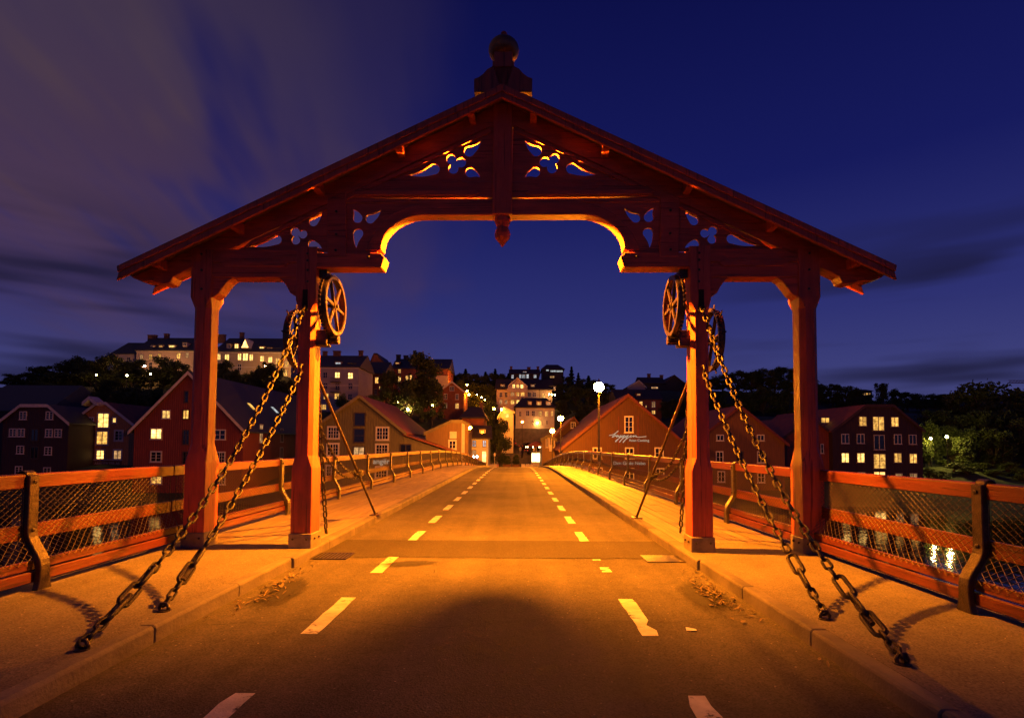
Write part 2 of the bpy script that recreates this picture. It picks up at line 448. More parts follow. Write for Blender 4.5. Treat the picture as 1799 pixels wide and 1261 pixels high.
# pavements: asphalt before the gate, planks beyond it
PLZ = .12
GATEK = 6.35
XL, XR = -4.36, 4.24
def sidewalk(name, side):
    kf = KL if side < 0 else KR
    out = XL if side < 0 else XR
    a, b = sorted((kf + side * .15, out))
    o = single(name, strip(a, b, -8, GATEK + 1.2, PLZ, .3), WALKM, kind='structure')
    # bearers under the planks
    strip(a, b, GATEK + 1.2, BEND, PLZ - .045, .25).build('plank_bed', STEEL, o)
    # planks laid lengthwise
    n = 9; w = (b - a) / n
    y = GATEK + 1.2; row = 0
    while y < 58:
        L = 3.6
        for i in range(n):
            off = (i % 3) * 1.2 if row == 0 else 0
            y0 = y + ((i * 7) % 3) * 1.2 - (0 if row else ((i * 7) % 3) * 1.2)
            y1 = y + L + ((i * 7) % 3) * 1.2
            m = MB()
            x0, x1 = a + i * w + .006, a + (i + 1) * w - .006
            dzz = random.uniform(-.003, .003)
            segs = [y0 + .004, y1 - .004] if y1 < 27 else [y0 + .004, (y0 + y1) / 2, y1 - .004]
            m.loft([[(x0, q, zr(q) + PLZ - .04), (x1, q, zr(q) + PLZ - .04), (x1, q, zr(q) + PLZ + dzz), (x0, q, zr(q) + PLZ + dzz)] for q in segs])
            m.build('plank', PLANK, o)
        y += L; row += 1
    far = strip(a, b, 58.0, BEND, PLZ, .04); far.build('plank_surface', PLANK, o)
    # kerb stones
    y = -8.0
    while y < BEND - 1:
        L = 1.2 if y < 14 else 2.4 if y < 40 else 4.0
        j = random.uniform(-.003, .003)
        x0 = kf + (0 if y > 6.2 else -side * -.03) + j * .6
        x1 = kf + side * .1485
        x0, x1 = min(x0, x1), max(x0, x1)
        y0, y1 = y + .004, min(BEND, y + L) - .004
        m = MB()
        m.loft([[(x0, q, zr(q) - .12), (x1, q, zr(q) - .12), (x1, q, zr(q) + PLZ + .006 + j), (x0 + (.02 if side > 0 else 0), q, zr(q) + PLZ + .006 + j), (x0, q, zr(q) + PLZ - .01 + j)] if side > 0 else
                [(x0, q, zr(q) - .12), (x1, q, zr(q) - .12), (x1, q, zr(q) + PLZ - .01 + j), (x1 - .02, q, zr(q) + PLZ + .006 + j), (x0, q, zr(q) + PLZ + .006 + j)] for q in (y0, (y0 + y1) / 2, y1)])
        m.build('kerb_stone', CONC, o, bevel=.008 if y < 20 else 0)
        y += L
    return o
sidewalk('pavement', -1)
sidewalk('pavement', 1)
# girders and piers carrying the deck
for s, x in ((-1, XL), (1, XR)):
    single('deck_girder', strip(x - (.16 if s < 0 else .0), x + (.0 if s < 0 else .16), -8, BEND, PLZ - .02, .75), STEEL, kind='structure')
single('deck_beams', strip(-4.1, 4.0, -8, BEND, -.32, .35), STEEL, kind='structure')
for y in (16, 34, 52, 69):
    t = thing('bridge_pier', 'timber trestle pier carrying the bridge deck over the river', 'pier', (0, y, -8.5), group='piers under the bridge')
    top = zr(y) - .66
    m = MB(); m.box(-4.2, 4.2, y - .25, y + .25, top - .4, top); m.build('cap_beam', STEEL, t)
    for x in (-3.4, -1.1, 1.1, 3.4):
        m = MB(); m.tube([(x * 1.1, y, -8.5), (x, y, top - .38)], .2, 8); m.build('pile', STEEL, t)

# ================================================================== railings
def prof(side, z):
    """how far towards the road the railing leans in at height z above the pavement"""
    if z > .52: o = 0
    elif z > .22:
        t = (.52 - z) / .30; o = .13 * t * t * (3 - 2 * t)
    else: o = .13
    return -side * o
PANELC = {}
def railing(side, xr, posts, label):
    t = thing('bridge_railing', label, 'railing', (xr, 0, PLZ))
    # S-curved iron posts
    pm = MB()
    zs = [0, .06, .14, .22, .27, .32, .37, .42, .47, .52, .7, .9, 1.03]
    rings = []
    for z in zs:
        o = prof(side, z) - side * .055
        hw = .052 if z > .1 else .052 + (.1 - z) * .25
        rings.append([(o - .028, -hw, z), (o + .028, -hw, z), (o + .028, hw, z), (o - .028, hw, z)])
    pm.loft(rings)
    pm.box(-side * .10 - .05, -side * .10 + .05 - side * .06, -.09, .09, -.005, .014) if False else None
    top = [(-side * .085, z) for z in (1.03,)]
    arc = []
    for k in range(6):
        a = math.pi * k / 5
        arc.append((-side * .055 * math.cos(a) + 0, 1.03 + .045 * math.sin(a)))
    pm.loft([[(x, -.05, z), (x, .05, z), (x * .8, .05, z - .015), (x * .8, -.05, z - .015)] for x, z in arc])
    for z in (.55, .62):
        pm.lathe([(.022, 0), (.022, .02), (.012, .03)], (0, 0, 0), 8) if False else None
    pme = pm.mesh('railing_post', IRON, smooth=False)
    for y in posts:
        o = link('railing_post', pme, t, (0, y, zr(y)))
        b = o.modifiers.new('edge', 'BEVEL'); b.width = .006; b.segments = 1
    bolt = MB(); bolt.lathe([(.018, 0), (.018, .012), (.008, .018)], n=8)
    bme = bolt.mesh('bolt', IRON)
    for y in posts:
        if y < 20:
            for z in (.53, .97):
                link('bolt', bme, t, (-side * .083, y, zr(y) + z), (0, -side * math.pi / 2, 0))
    cuts = sorted(posts)
    spans = []
    for a, b in zip(cuts[:-1], cuts[1:]):
        if a < 7.05 < b: spans += [(a, 7.09), (7.09, b)]
        else: spans.append((a, b))
    for a, b in spans:
        L = round(b - a, 3)
        key = (side, L)
        if key not in PANELC:
            d = {}
            m = MB(); m.loft([[(-.04, y, .91), (.04, y, .91), (.045, y, 1.03), (.03, y, 1.042), (-.03, y, 1.042), (-.045, y, 1.03)] for y in (.01, L - .01)]); d['top_rail'] = m.mesh('top_rail', REDY)
            m = MB(); m.box(-.02, .02, .01, L - .01, .44, .58); d['middle_board'] = m.mesh('middle_board', REDY)
            q = -side * .105
            m = MB(); m.box(q - .02, q + .02, .012, L - .012, .175, .262); d['upper_bottom_board'] = m.mesh('upper_bottom_board', REDY)
            q2 = q - side * .03
            m = MB(); m.box(q2 - .02, q2 + .02, .012, L - .012, .07, .165); d['lower_bottom_board'] = m.mesh('lower_bottom_board', REDY)
            # diamond mesh: two families of slanting wires following the curve of the posts
            m = MB(); pitch = .078; z0, z1 = .24, .935; sl = 1.35
            H = z1 - z0
            def wire(y0, sgn, ph):
                pts = []
                for k in range(25):
                    z = z0 + H * k / 24; y = y0 + sgn * (z - z0) * sl
                    if -1e-6 <= y - .06 and y <= L - .06: pts.append((prof(side, z) - side * (.030 + ph), y, z))
                if len(pts) > 1: m.tube(pts, .0022, 4)
            y0 = -H * sl
            while y0 < L + H * sl:
                wire(y0, 1, .0); wire(y0, -1, .004)
                y0 += pitch
            for yy in (.06, L - .06):
                m.tube([(prof(side, z0 + H * k / 12) - side * .032, yy, z0 + H * k / 12) for k in range(13)], .004, 5)
            m.tube([(-side * .032, .06, z1), (-side * .032, L - .06, z1)], .004, 5)
            d['wire_mesh'] = m.mesh('wire_mesh', WIRE)
            PANELC[key] = d
        za, zb = zr(a), zr(b)
        pitchx = math.atan2(zb - za, L)
        for nm in ('top_rail', 'middle_board', 'upper_bottom_board', 'lower_bottom_board', 'wire_mesh'):
            o = link(nm, PANELC[key][nm], t, (0, a, za), (pitchx, 0, 0))
            if nm == 'wire_mesh': o['kind'] = 'stuff'
            elif a < 25:
                bv = o.modifiers.new('edge', 'BEVEL'); bv.width = .006; bv.segments = 1; bv.limit_method = 'ANGLE'
    return t
pl = [-4.0, -.95, 2.05, 5.0] + [10.3 + 2.97 * k for k in range(24)]
pr = [-4.5, -1.5, 1.46, 4.46] + [9.5 + 3.0 * k for k in range(24)]
railing(-1, -4.25, pl, 'red timber and wire mesh bridge railing passing in front of the olive warehouse')
railing(1, 4.12, pr, 'red timber and wire mesh bridge railing passing in front of the restaurant warehouse')

# ================================================================== the gate
GX = G(883, 300)[0]                       # the gate axis stands a little off the bridge axis
gate = thing('bridge_gate', 'red carved timber gate with steep roof spanning the bridge road', 'gate', (GX, GY + GX * math.tan(GROT), 0), GROT)
def part(mb, name, m, smooth=False, bevel=.008, parent=gate):
    return mb.build(name, m, parent, smooth, bevel, local=True)
def gpoly(pxs, d=0.0):
    return [G(x, y, d) for x, y in pxs]
def mirror(pts): return [(-x, z) for x, z in pts]
def both(name, pxs, y0, y1, m=REDH, bevel=.008, shift=0.0):
    p = gpoly(pxs, max(0, y0)) if False else gpoly(pxs, y0)
    p = [(x + GC, z) for x, z in p]
    part(MB().prism(p, y0, y1), name, m, bevel=bevel)
    part(MB().prism(mirror(p), y0, y1), name, m, bevel=bevel)
GC = -G(883, 300)[0]                      # centre the measured half on the gate axis
TH = .20
# --- posts
def post_mesh(xc, zt, sections, d0, d1):
    m = MB(); rings = []
    yc = (d0 + d1) / 2; hd = (d1 - d0) / 2
    for z, w, c, ox in sections:
        h = w / 2; D = hd - (.13 - h) * .5
        x = xc + ox
        c = max(c, .006)
        rings.append([(x - h + c, yc - D, z), (x + h - c, yc - D, z), (x + h, yc - D + c, z), (x + h, yc + D - c, z),
                      (x + h - c, yc + D, z), (x - h + c, yc + D, z), (x - h, yc + D - c, z), (x - h, yc - D + c, z)])
    m.loft(rings); return m
xi = abs(G(534, 700)[0] + GC); xo = abs(G(348, 700)[0] + GC); wx = abs(G(583, 537.5, .15)[0] + GC)
print('post offsets', xi, xo, 'GC', GC)
zs_low, zs_lo2 = G(540, 822)[1], G(540, 800)[1]
zt_i = G(540, 437)[1]; zt_o = G(355, 455)[1]
for s in (-1, 1):
    m = post_mesh(s * xi, zt_i, [(PLZ, .265, 0, 0), (zs_low, .265, 0, 0), (zs_lo2, .225, .045, s * -.0), (G(540, 545)[1], .225, .045, 0), (G(540, 527)[1], .265, 0, 0), (zt_i + .02, .265, 0, 0)], -.015, .275)
    part(m, 'post', RED, bevel=0)
    m = post_mesh(s * xo, zt_o, [(PLZ, .275, 0, 0), (G(355, 812)[1], .275, 0, 0), (G(355, 780)[1], .225, .06, 0), (G(355, 540)[1], .225, .06, 0), (G(355, 522)[1], .27, 0, 0), (zt_o + .12, .27, 0, 0)], -.015, .285)
    part(m, 'post', RED, bevel=0)
    for xx, zz in ((xi, .19), (xo, .19)):
        m = MB(); m.box(s * xx - .15, s * xx + .15, -.035, .295, PLZ - .02, PLZ + zz)
        part(m, 'post_shoe', STEELSHOE)
        for q in (-.09, .09):
            part(MB().lathe([(.013, 0), (.013, .012), (.006, .018)], n=8), 'shoe_bolt', IRON, bevel=0)
            o = bpy.context.scene.objects[-1] if False else None
# --- rafters with carved tails, queen posts, collar and arch beams
def line(x, y0): return y0 + .472 * (883 - x)
both('rafter', [(884, 173.5), (227, line(227, 173)), (233, 488), (250, 494), (268, 493), (286, 499), (298, 497), (304, 486), (340, line(340, 212)), (862, 222), (884, 222)], .0, TH)
both('rafter_moulding', [(862, line(862, 214)), (440, line(440, 214)), (425, line(425, 221)), (862, line(862, 221.5))], -.006, .02, bevel=.002)
both('queen_post', [(575, line(575, 205)), (608, line(608, 205)), (608, 452), (575, 452)], -.012, TH - .01)
both('collar_beam', [(606, 319), (867, 319), (867, 347), (606, 347)], .004, TH - .006)
both('collar_moulding', [(625, 334), (835, 334), (842, 338.5), (835, 343), (625, 343), (618, 338.5)], -.018, .03, bevel=.006)
arch = [(606, 349), (867, 349), (867, 377.5), (745, 377.5)]
for k in range(1, 12):
    a = math.pi / 2 * k / 11
    arch.append((745 - 75 * math.sin(a), 377.5 + 60 * (1 - math.cos(a))))
arch += [(664, 440), (640, 440), (655, 412), (672, 391), (692, 374), (716, 362), (740, 357), (606, 357)]
both('arch_beam', arch, .008, TH - .002)
both('hammer_beam', [(552, 444), (668, 444), (676, 452), (670, 470), (552, 470)], -.006, TH + .025)
both('side_beam', [(368, 438), (534, 438), (534, 461.2), (368, 461.2)], .0, TH + .02)
both('side_beam', [(368, 462), (534, 462), (534, 487.5), (368, 487.5)], .003, TH + .024)
both('side_moulding', [(395, 457), (500, 457), (507, 462), (500, 468), (395, 468), (388, 462)], -.014, .03, bevel=.006)
both('corner_bracket', [(366, 488), (409, 488), (400, 494), (390, 506), (384, 515), (374, 522), (366, 524)], .012, TH)
both('corner_bracket', [(489, 488), (536, 488), (536, 528), (524, 524), (509, 514), (503, 502), (497, 494)], .012, TH)
# king post with turned pendant
kx = G(866, 300)[0] + GC
kz0, kz1 = G(883, 378)[1], G(883, 184)[1]
part(MB().box(kx - .0, -kx, -.035, TH + .015, kz0, kz1), 'king_post', RED, bevel=.012)
pz = G(883, 433, .05)[1]
part(MB().lathe([(.004, pz), (.04, pz + .05), (.095, pz + .115), (.105, pz + .17), (.09, pz + .23), (.075, pz + .26), (.085, pz + .29), (.105, pz + .33), (.105, kz0 + .02)], (0, .08, 0), 8), 'pendant', RED, bevel=.004)
# --- pierced panels
def teardrop(tip, c, r, n=16, curl=.0):
    tx, ty = tip; cx, cy = c; r *= 1.10
    ang = math.atan2(ty - cy, tx - cx); d = math.hypot(tx - cx, ty - cy)
    al = math.acos(min(.999, r / d))
    pts = []
    for k in range(n + 1):
        t = ang + al + (2 * math.pi - 2 * al) * k / n
        pts.append((cx + r * math.cos(t), cy + r * math.sin(t)))
    p0 = pts[-1]; p1 = pts[0]
    nx, ny = -(ty - cy) / d, (tx - cx) / d
    for k in (1, 2, 3):
        q = k / 4; pts.append((p0[0] + (tx - p0[0]) * q + nx * curl * r * math.sin(math.pi * q), p0[1] + (ty - p0[1]) * q + ny * curl * r * math.sin(math.pi * q)))
    pts.append(tip)
    for k in (3, 2, 1):
        q = k / 4; pts.append((p1[0] + (tx - p1[0]) * q + nx * curl * r * math.sin(math.pi * q), p1[1] + (ty - p1[1]) * q + ny * curl * r * math.sin(math.pi * q)))
    return pts
def trefoil(cs, r, n=42):
    r *= 1.10
    gx = sum(c[0] for c in cs) / 3; gy = sum(c[1] for c in cs) / 3
    pts = []
    for k in range(n):
        t = 2 * math.pi * k / n; ex, ey = math.cos(t), math.sin(t); best = 0
        for cx, cy in cs:
            ox, oy = gx - cx, gy - cy
            b = ox * ex + oy * ey; cc = ox * ox + oy * oy - r * r; D = b * b - cc
            if D > 0: best = max(best, -b + math.sqrt(D))
        pts.append((gx + ex * best, gy + ey * best))
    return pts
def panel(name, outer, holes, y0, y1, flip):
    cu = bpy.data.curves.new('panel', 'CURVE'); cu.dimensions = '2D'; cu.fill_mode = 'BOTH'; cu.extrude = (y1 - y0) / 2
    for loop in [outer] + holes:
        p = [(x + GC, z) for x, z in gpoly(loop, y0)]
        if flip: p = mirror(p)
        sp = cu.splines.new('POLY'); sp.points.add(len(p) - 1); sp.use_cyclic_u = True
        for q, (x, z) in zip(sp.points, p): q.co = (x, z, 0, 1)
    ob = bpy.data.objects.new('tmp', cu); COL.objects.link(ob)
    bpy.context.view_layer.update()
    me = bpy.data.meshes.new_from_object(ob.evaluated_get(bpy.context.evaluated_depsgraph_get()))
    bpy.data.objects.remove(ob)
    me.transform(Matrix.Translation((0, (y0 + y1) / 2, 0)) @ Matrix.Rotation(R(90), 4, 'X'))
    me.materials.clear(); me.materials.append(REDH)
    return link(name, me, gate)
up = [(866, 214), (866, 324), (648, 324)]
uph = [teardrop((845.4, 246.2), (824.5, 266), 8.6, curl=.25), teardrop((715.9, 307.7), (762.5, 297), 9.0, curl=-.35),
       teardrop((843.8, 312.2), (826.5, 303), 8.2, curl=-.2), trefoil([(793.2, 280), (809.8, 285.5), (796.5, 296.6)], 8.2)]
sm = [(604, 346), (756, 352), (716, 366), (690, 380), (660, 448), (604, 448)]
smh = [teardrop((619.5, 367), (628.2, 383.2), 7.7, curl=.2), teardrop((670, 367.7), (650.5, 384.3), 7.6, curl=.25), teardrop((626, 436.5), (629, 410.5), 8.2, curl=.2)]
lo = [(578, line(578, 208)), (578, 442), (412, 442)]
loh = [teardrop((438.4, 432.9), (486.3, 421.2), 7.6, curl=-.35), teardrop((566, 371), (550.5, 389.5), 7.4, curl=.2), teardrop((565.8, 437), (548.5, 429.5), 7.2, curl=-.2),
       trefoil([(518, 407), (531.7, 411.3), (519.5, 421.8)], 7.2)]
for fl in (False, True):
    panel('pierced_panel', up, uph, .018, .055, fl)
    panel('pierced_panel', sm, smh, .018, .055, fl)
    panel('pierced_panel', lo, loh, .018, .055, fl)
# --- bolts on the joints
for s in (-1, 1):
    bl = []
    for x, y in [(355, 447), (355, 475), (355, 508), (541, 446), (541, 458), (541, 475), (541, 495), (591, 372), (591, 412), (590, 440), (648, 452)]:
        gx, gz = G(x, y, -.01); bl.append((abs(gx + GC), gz))
    for gx, gz in bl:
        m = MB(); m.lathe([(.017, -.004), (.017, .012), (.008, .02)], n=8)
        o = part(m, 'joint_bolt', IRON, bevel=0)
        o.location = (s * gx, -.016, gz); o.rotation_euler = (R(90), 0, 0)
for o in [o for o in gate.children if o.name.startswith('shoe_bolt')]:
    bpy.data.objects.remove(o)
for s in (-1, 1):
    for xx in (xi, xo):
        for q in (-.09, .09):
            o = part(MB().lathe([(.014, -.004), (.014, .012), (.006, .018)], n=8), 'shoe_bolt', IRON, bevel=0)
            o.location = (s * xx + q, -.036, PLZ + .12); o.rotation_euler = (R(90), 0, 0)
        for q in (.06, .2):
            o = part(MB().lathe([(.014, -.004), (.014, .012), (.006, .018)], n=8), 'shoe_bolt', IRON, bevel=0)
            o.location = (s * xx - s * .151, q, PLZ + .12); o.rotation_euler = (0, -s * R(90), 0)
# --- roof
RF, RB = -.28, .44
def roofpts(x0, y0, t0, x1, t1): return None
p_ap = G(883, 148, RF); p_tip = G(206, 468, RF)
ax, az = 0.0, p_ap[1]; tx_, tz_ = p_tip[0] + GC, p_tip[1]
slope = (az - tz_) / abs(tx_)
print('roof slope', slope, 'apex', az, 'tip', tx_, tz_)
nrm = math.sqrt(1 + slope * slope)
for s in (-1, 1):
    def rp(xo, drop): return (s * xo, az - slope * xo - drop)
    e = abs(tx_)
    # roofing boards: one board beside the other down the slope
    nb = 16
    for k in range(nb):
        a, b = e * k / nb, e * (k + 1) / nb - .004
        lift = .004 * (k % 2)
        part(MB().prism([rp(a, -lift), rp(b, -lift), rp(b, .045), rp(a, .045)], RF + .03, RB), 'roof_board', ROOFW, bevel=0)
    # two-stepped verge boards front and back
    for yy, sg in ((RF, 1), (RB, -1)):
        ya, yb = sorted((yy, yy + sg * .032)); yc_, yd = sorted((yy + sg * .012, yy + sg * .055))
        part(MB().prism([rp(0, -.012), rp(e + .01, -.012), rp(e - .005, .075), rp(0, .085)], ya, yb), 'verge_board', RED)
        part(MB().prism([rp(0, .087), rp(e - .01, .077), rp(e + .015, .165), rp(0, .165)], yc_, yd), 'verge_board', RED)
    # purlins carrying the overhang
    for px, py in ((705, 250), (563, 317), (421, 384), (284, 450), (830, 190)):
        gx = abs(G(px, py, -.05)[0] + GC)
        zt = az - slope * gx
        part(MB().box(s * gx - .045, s * gx + .045, RF + .06, RB - .06, zt - .16, zt - .03), 'purlin', RED, bevel=.006)
    # back rafter
    part(MB().prism([rp(0, .05), rp(e - .2, .05), rp(e - .2, .14), rp(0, .14)], RB - .2, RB - .12), 'back_rafter', RED)
# finial on the ridge
FD = .08
fin = gpoly([(834, 172), (834, 149), (842, 146), (850, 140), (857, 132), (866, 127), (866, 118), (883, 118), (883, 172)], FD)
fin = [(x + GC, z) for x, z in fin]
part(MB().prism(fin + mirror(fin)[::-1], FD - .12, FD + .12), 'finial_base', RED)
fz = lambda y: G(883, y, FD)[1]
part(MB().box(-.118, .118, FD - .135, FD + .135, fz(130), fz(103)), 'finial_neck', RED)
cz, rz, rx = fz(89), fz(68.5) - fz(89), .205
part(MB().lathe([(rx * math.cos(t), cz + rz * math.sin(t)) for t in [(-86 + 172 * k / 12) * math.pi / 180 for k in range(13)]], (0, FD, 0), 20), 'finial_ball', GOLD, smooth=True, bevel=0)
part(MB().lathe([(.03, fz(70)), (.026, fz(65)), (.03, fz(63)), (.04, fz(61)), (.042, fz(59.5)), (.03, fz(57.5)), (.004, fz(57))], (0, FD, 0), 12), 'finial_spike', RED, smooth=True, bevel=0)

# --- winding wheels
def winding_wheel(s, xface, yc, zc, rad, spikes, flip):
    w = bpy.data.objects.new('winding_wheel', None); COL.objects.link(w); w.parent = gate
    w.location = (xface, yc, zc); BASE[w] = Vector((0, 0, 0))
    d = flip   # direction of the open face (+1 / -1 along x)
    n = 48
    def ring(name, ro, ri, x0, x1, matl, teeth=0):
        m = MB(); rr = []
        N = n if not teeth else teeth * 4
        for k in range(N):
            t = 2 * math.pi * k / N
            r2 = ro + (.018 if teeth and k % 4 in (1, 2) else 0)
            c, q = math.cos(t), math.sin(t)
            rr.append([(x0, r2 * c, r2 * q), (x1, r2 * c, r2 * q), (x1, ri * c, ri * q), (x0, ri * c, ri * q)])
        rr.append(rr[0])
        m.loft(rr, cap=False)
        o = m.build(name, matl, w, smooth=not teeth, local=True); return o
    ring('rim', rad, rad - .032, 0, d * .05, WHEELI)
    ring('rim_flange', rad - .004, rad - .055, d * .046, d * .062, WHEELI)
    ring('gear_ring', rad + .006, rad - .03, -d * .03, d * .002, WHEELI, teeth=44)
    m = MB(); hub = []
    for x, r in ((-d * .24, .025), (d * .0, .025), (d * .001, .055), (d * .06, .05), (d * .061, .028), (d * .085, .025)):
        hub.append([(x, r * math.cos(2 * math.pi * k / 14), r * math.sin(2 * math.pi * k / 14)) for k in range(14)])
    m.loft(hub); m.build('hub', WHEELI, w, local=True)
    for k in range(6):
        t = k * math.pi / 3 - R(5)
        m = MB(); c, q = math.cos(t), math.sin(t)
        def P(x, r, b): return (x, r * c - b * q, r * q + b * c)
        for (hx0, hx1, wb) in ((d * .030, d * .048, .020), (d * .006, d * .030, .007)):
            m.loft([[P(hx0, r, -wb * f), P(hx1, r, -wb * f), P(hx1, r, wb * f), P(hx0, r, wb * f)] for r, f in ((.05, 1.15), (rad - .05, .85))])
        m.build('spoke', WHEELI, w, local=True)
    if spikes:
        for k in range(9):
            t = 2 * math.pi * k / 9 + .3
            m = MB(); c, q = math.cos(t), math.sin(t)
            m.tube([(d * .04, (rad - .01) * c, (rad - .01) * q), (d * .04, (rad + .07) * c, (rad + .07) * q)], .011, 6)
            m.build('spike', WHEELI, w, local=True)
    return w
wz = G(583, 537.5, .14)[1]; ox = abs(G(526, 597, .62)[0] + GC)
for s in (-1, 1):
    winding_wheel(s, s * wx, .15, wz, .395, False, -s)
    winding_wheel(s, s * ox, .62, G(528, 597, .62)[1], .42, True, s)
    # pinion and its bearing under the wheel
    m = MB(); N = 48; rr = []
    px0, px1 = s * wx - s * .10, s * wx + s * .05
    pzc = wz - .395 - .055
    for x in (px0, px1):
        rr.append([(x, .15 + (.062 if k % 4 in (1, 2) else .045) * math.cos(2 * math.pi * k / N), pzc + (.062 if k % 4 in (1, 2) else .045) * math.sin(2 * math.pi * k / N)) for k in range(N)])
    m.loft(rr); part(m, 'pinion', WHEELI, bevel=0)
    m = MB(); m.box(s * (wx + .03), s * (xi - .11), .07, .23, pzc - .09, pzc + .12); part(m, 'pinion_bracket', IRON)
    m = MB(); m.box(s * (wx + .05), s * (xi - .11), .08, .22, wz + .36, wz + .60); part(m, 'bearing_bracket', IRON)
    # shaft of the outer wheel, bracketed to the back of the post
    zc2 = G(528, 597, .62)[1]
    m = MB(); m.tube([(s * (xi - .1), .62, zc2), (s * (ox + .1), .62, zc2)], .03, 10); part(m, 'shaft', IRON, bevel=0)
    m = MB(); m.box(s * (xi - .05), s * (xi + .05), .25, .68, zc2 - .06, zc2 + .06); part(m, 'shaft_bracket', IRON)
    # black block painted as the shade inside the chain slot, and the hook plate
    sx, sz0 = G(538, 546, -.02); _, sz1 = G(538, 508, -.02)
    slx = xi + .01
    m = MB(); m.box(s * slx - .038, s * slx + .038, -.022, .02, sz0, sz1); part(m, 'slot_shade_block', mat('slot_shade_black', (.006, .005, .005), .9, .1))
    _, hz0 = G(533, 664, -.02); _, hz1 = G(533, 634, -.02)
    hx = s * (xi + .02)
    m = MB(); m.box(hx - .045, hx + .045, -.006, .03, hz0, hz1); part(m, 'hook_plate', IRON)
    m = MB(); m.tube([(hx, .0, hz1 - .05), (hx, -.06, hz1 - .05), (hx, -.09, hz1 - .10), (hx, -.06, hz1 - .15), (hx, -.03, hz1 - .15)], .014, 8); part(m, 'chain_hook', IRON, bevel=0)

# --- the lamp hung behind the king post
GL = emit('gate_lamp_glow', SODIUM, 62000.0)
lamp = thing('gate_lamp', 'sodium lamp hung behind the king post under the gate roof', 'lamp', (GX, GY + TH + .14, 6.0))
def gw(x, y, z): return (x, y, z)
ly = GY + TH + .14
LZ = 4.675
m = MB(); m.lathe([(.068 * math.cos(t), .068 * math.sin(t)) for t in [(-88 + 176 * k / 8) * math.pi / 180 for k in range(9)]], (GX, ly, LZ), 12); m.build('bulb', GL, lamp)
m = MB(); m.tube([(GX, ly, LZ + .19), (GX, ly, 6.0)], .015, 6); m.build('stem', IRON, lamp)
m = MB(); m.lathe([(.02, .20), (.035, .19), (.075, .11), (.08, .095), (.07, .095), (.02, .15)], (GX, ly, LZ), 16); m.build('hood', IRON, lamp)

# ================================================================== chains and stays
def link_mesh(name, L, Wd, r, n=20, seg=7):
    m = MB(); a = L / 2 - Wd / 2; pts = []
    for k in range(n):
        t = 2 * math.pi * k / n
        x = (Wd / 2 - r) * math.cos(t); z = (Wd / 2 - r) * math.sin(t) + (a if math.sin(t) >= 0 else -a)
        pts.append((x, 0, z))
    m.tube(pts, r, seg, closed=True)
    return m.mesh(name, CHAINM, smooth=True)
CHAINM = mat('chain_iron', (.020, .014, .010), .46, .5, 30, .3, 90, metal=.25)
LK = link_mesh('link', .118, .072, .0115)
LKS = link_mesh('link', .075, .046, .0075, 14, 6)
LKB = link_mesh('link', .235, .105, .016, 20, 7)
def sagpath(a, b, sag, n=200):
    a, b = Vector(a), Vector(b)
    return [a.lerp(b, k / n) - Vector((0, 0, sag * 4 * (k / n) * (1 - k / n))) for k in range(n + 1)]
def chain(label, path, me, pitch, group=None, start=0.0, end=0.0, parent=None, extra=()):
    t = parent or thing('iron_chain', label, 'chain', path[-1], group=group)
    b = BASE[t]
    d = [0.0]
    for p, q in zip(path[:-1], path[1:]): d.append(d[-1] + (q - p).length)
    tot = d[-1] - end
    s = start + pitch / 2; k = 0; i = 0
    while s < tot:
        while i < len(d) - 2 and d[i + 1] < s: i += 1
        f = (s - d[i]) / (d[i + 1] - d[i])
        p = path[i].lerp(path[i + 1], f); tg = (path[i + 1] - path[i]).normalized()
        q = tg.to_track_quat('Z', 'Y') @ Euler((0, 0, (R(90) if k % 2 else 0) + R(40) + random.uniform(-.25, .25))).to_quaternion()
        o = link('link', me, t, p - b); o.rotation_mode = 'QUATERNION'; o.rotation_quaternion = q
        s += pitch; k += 1
    return t
def gworld(x, y, z):
    c, s = math.cos(GROT), math.sin(GROT)
    return Vector((GX + x * c - y * s, GY + GX * math.tan(GROT) + x * s + y * c, z))
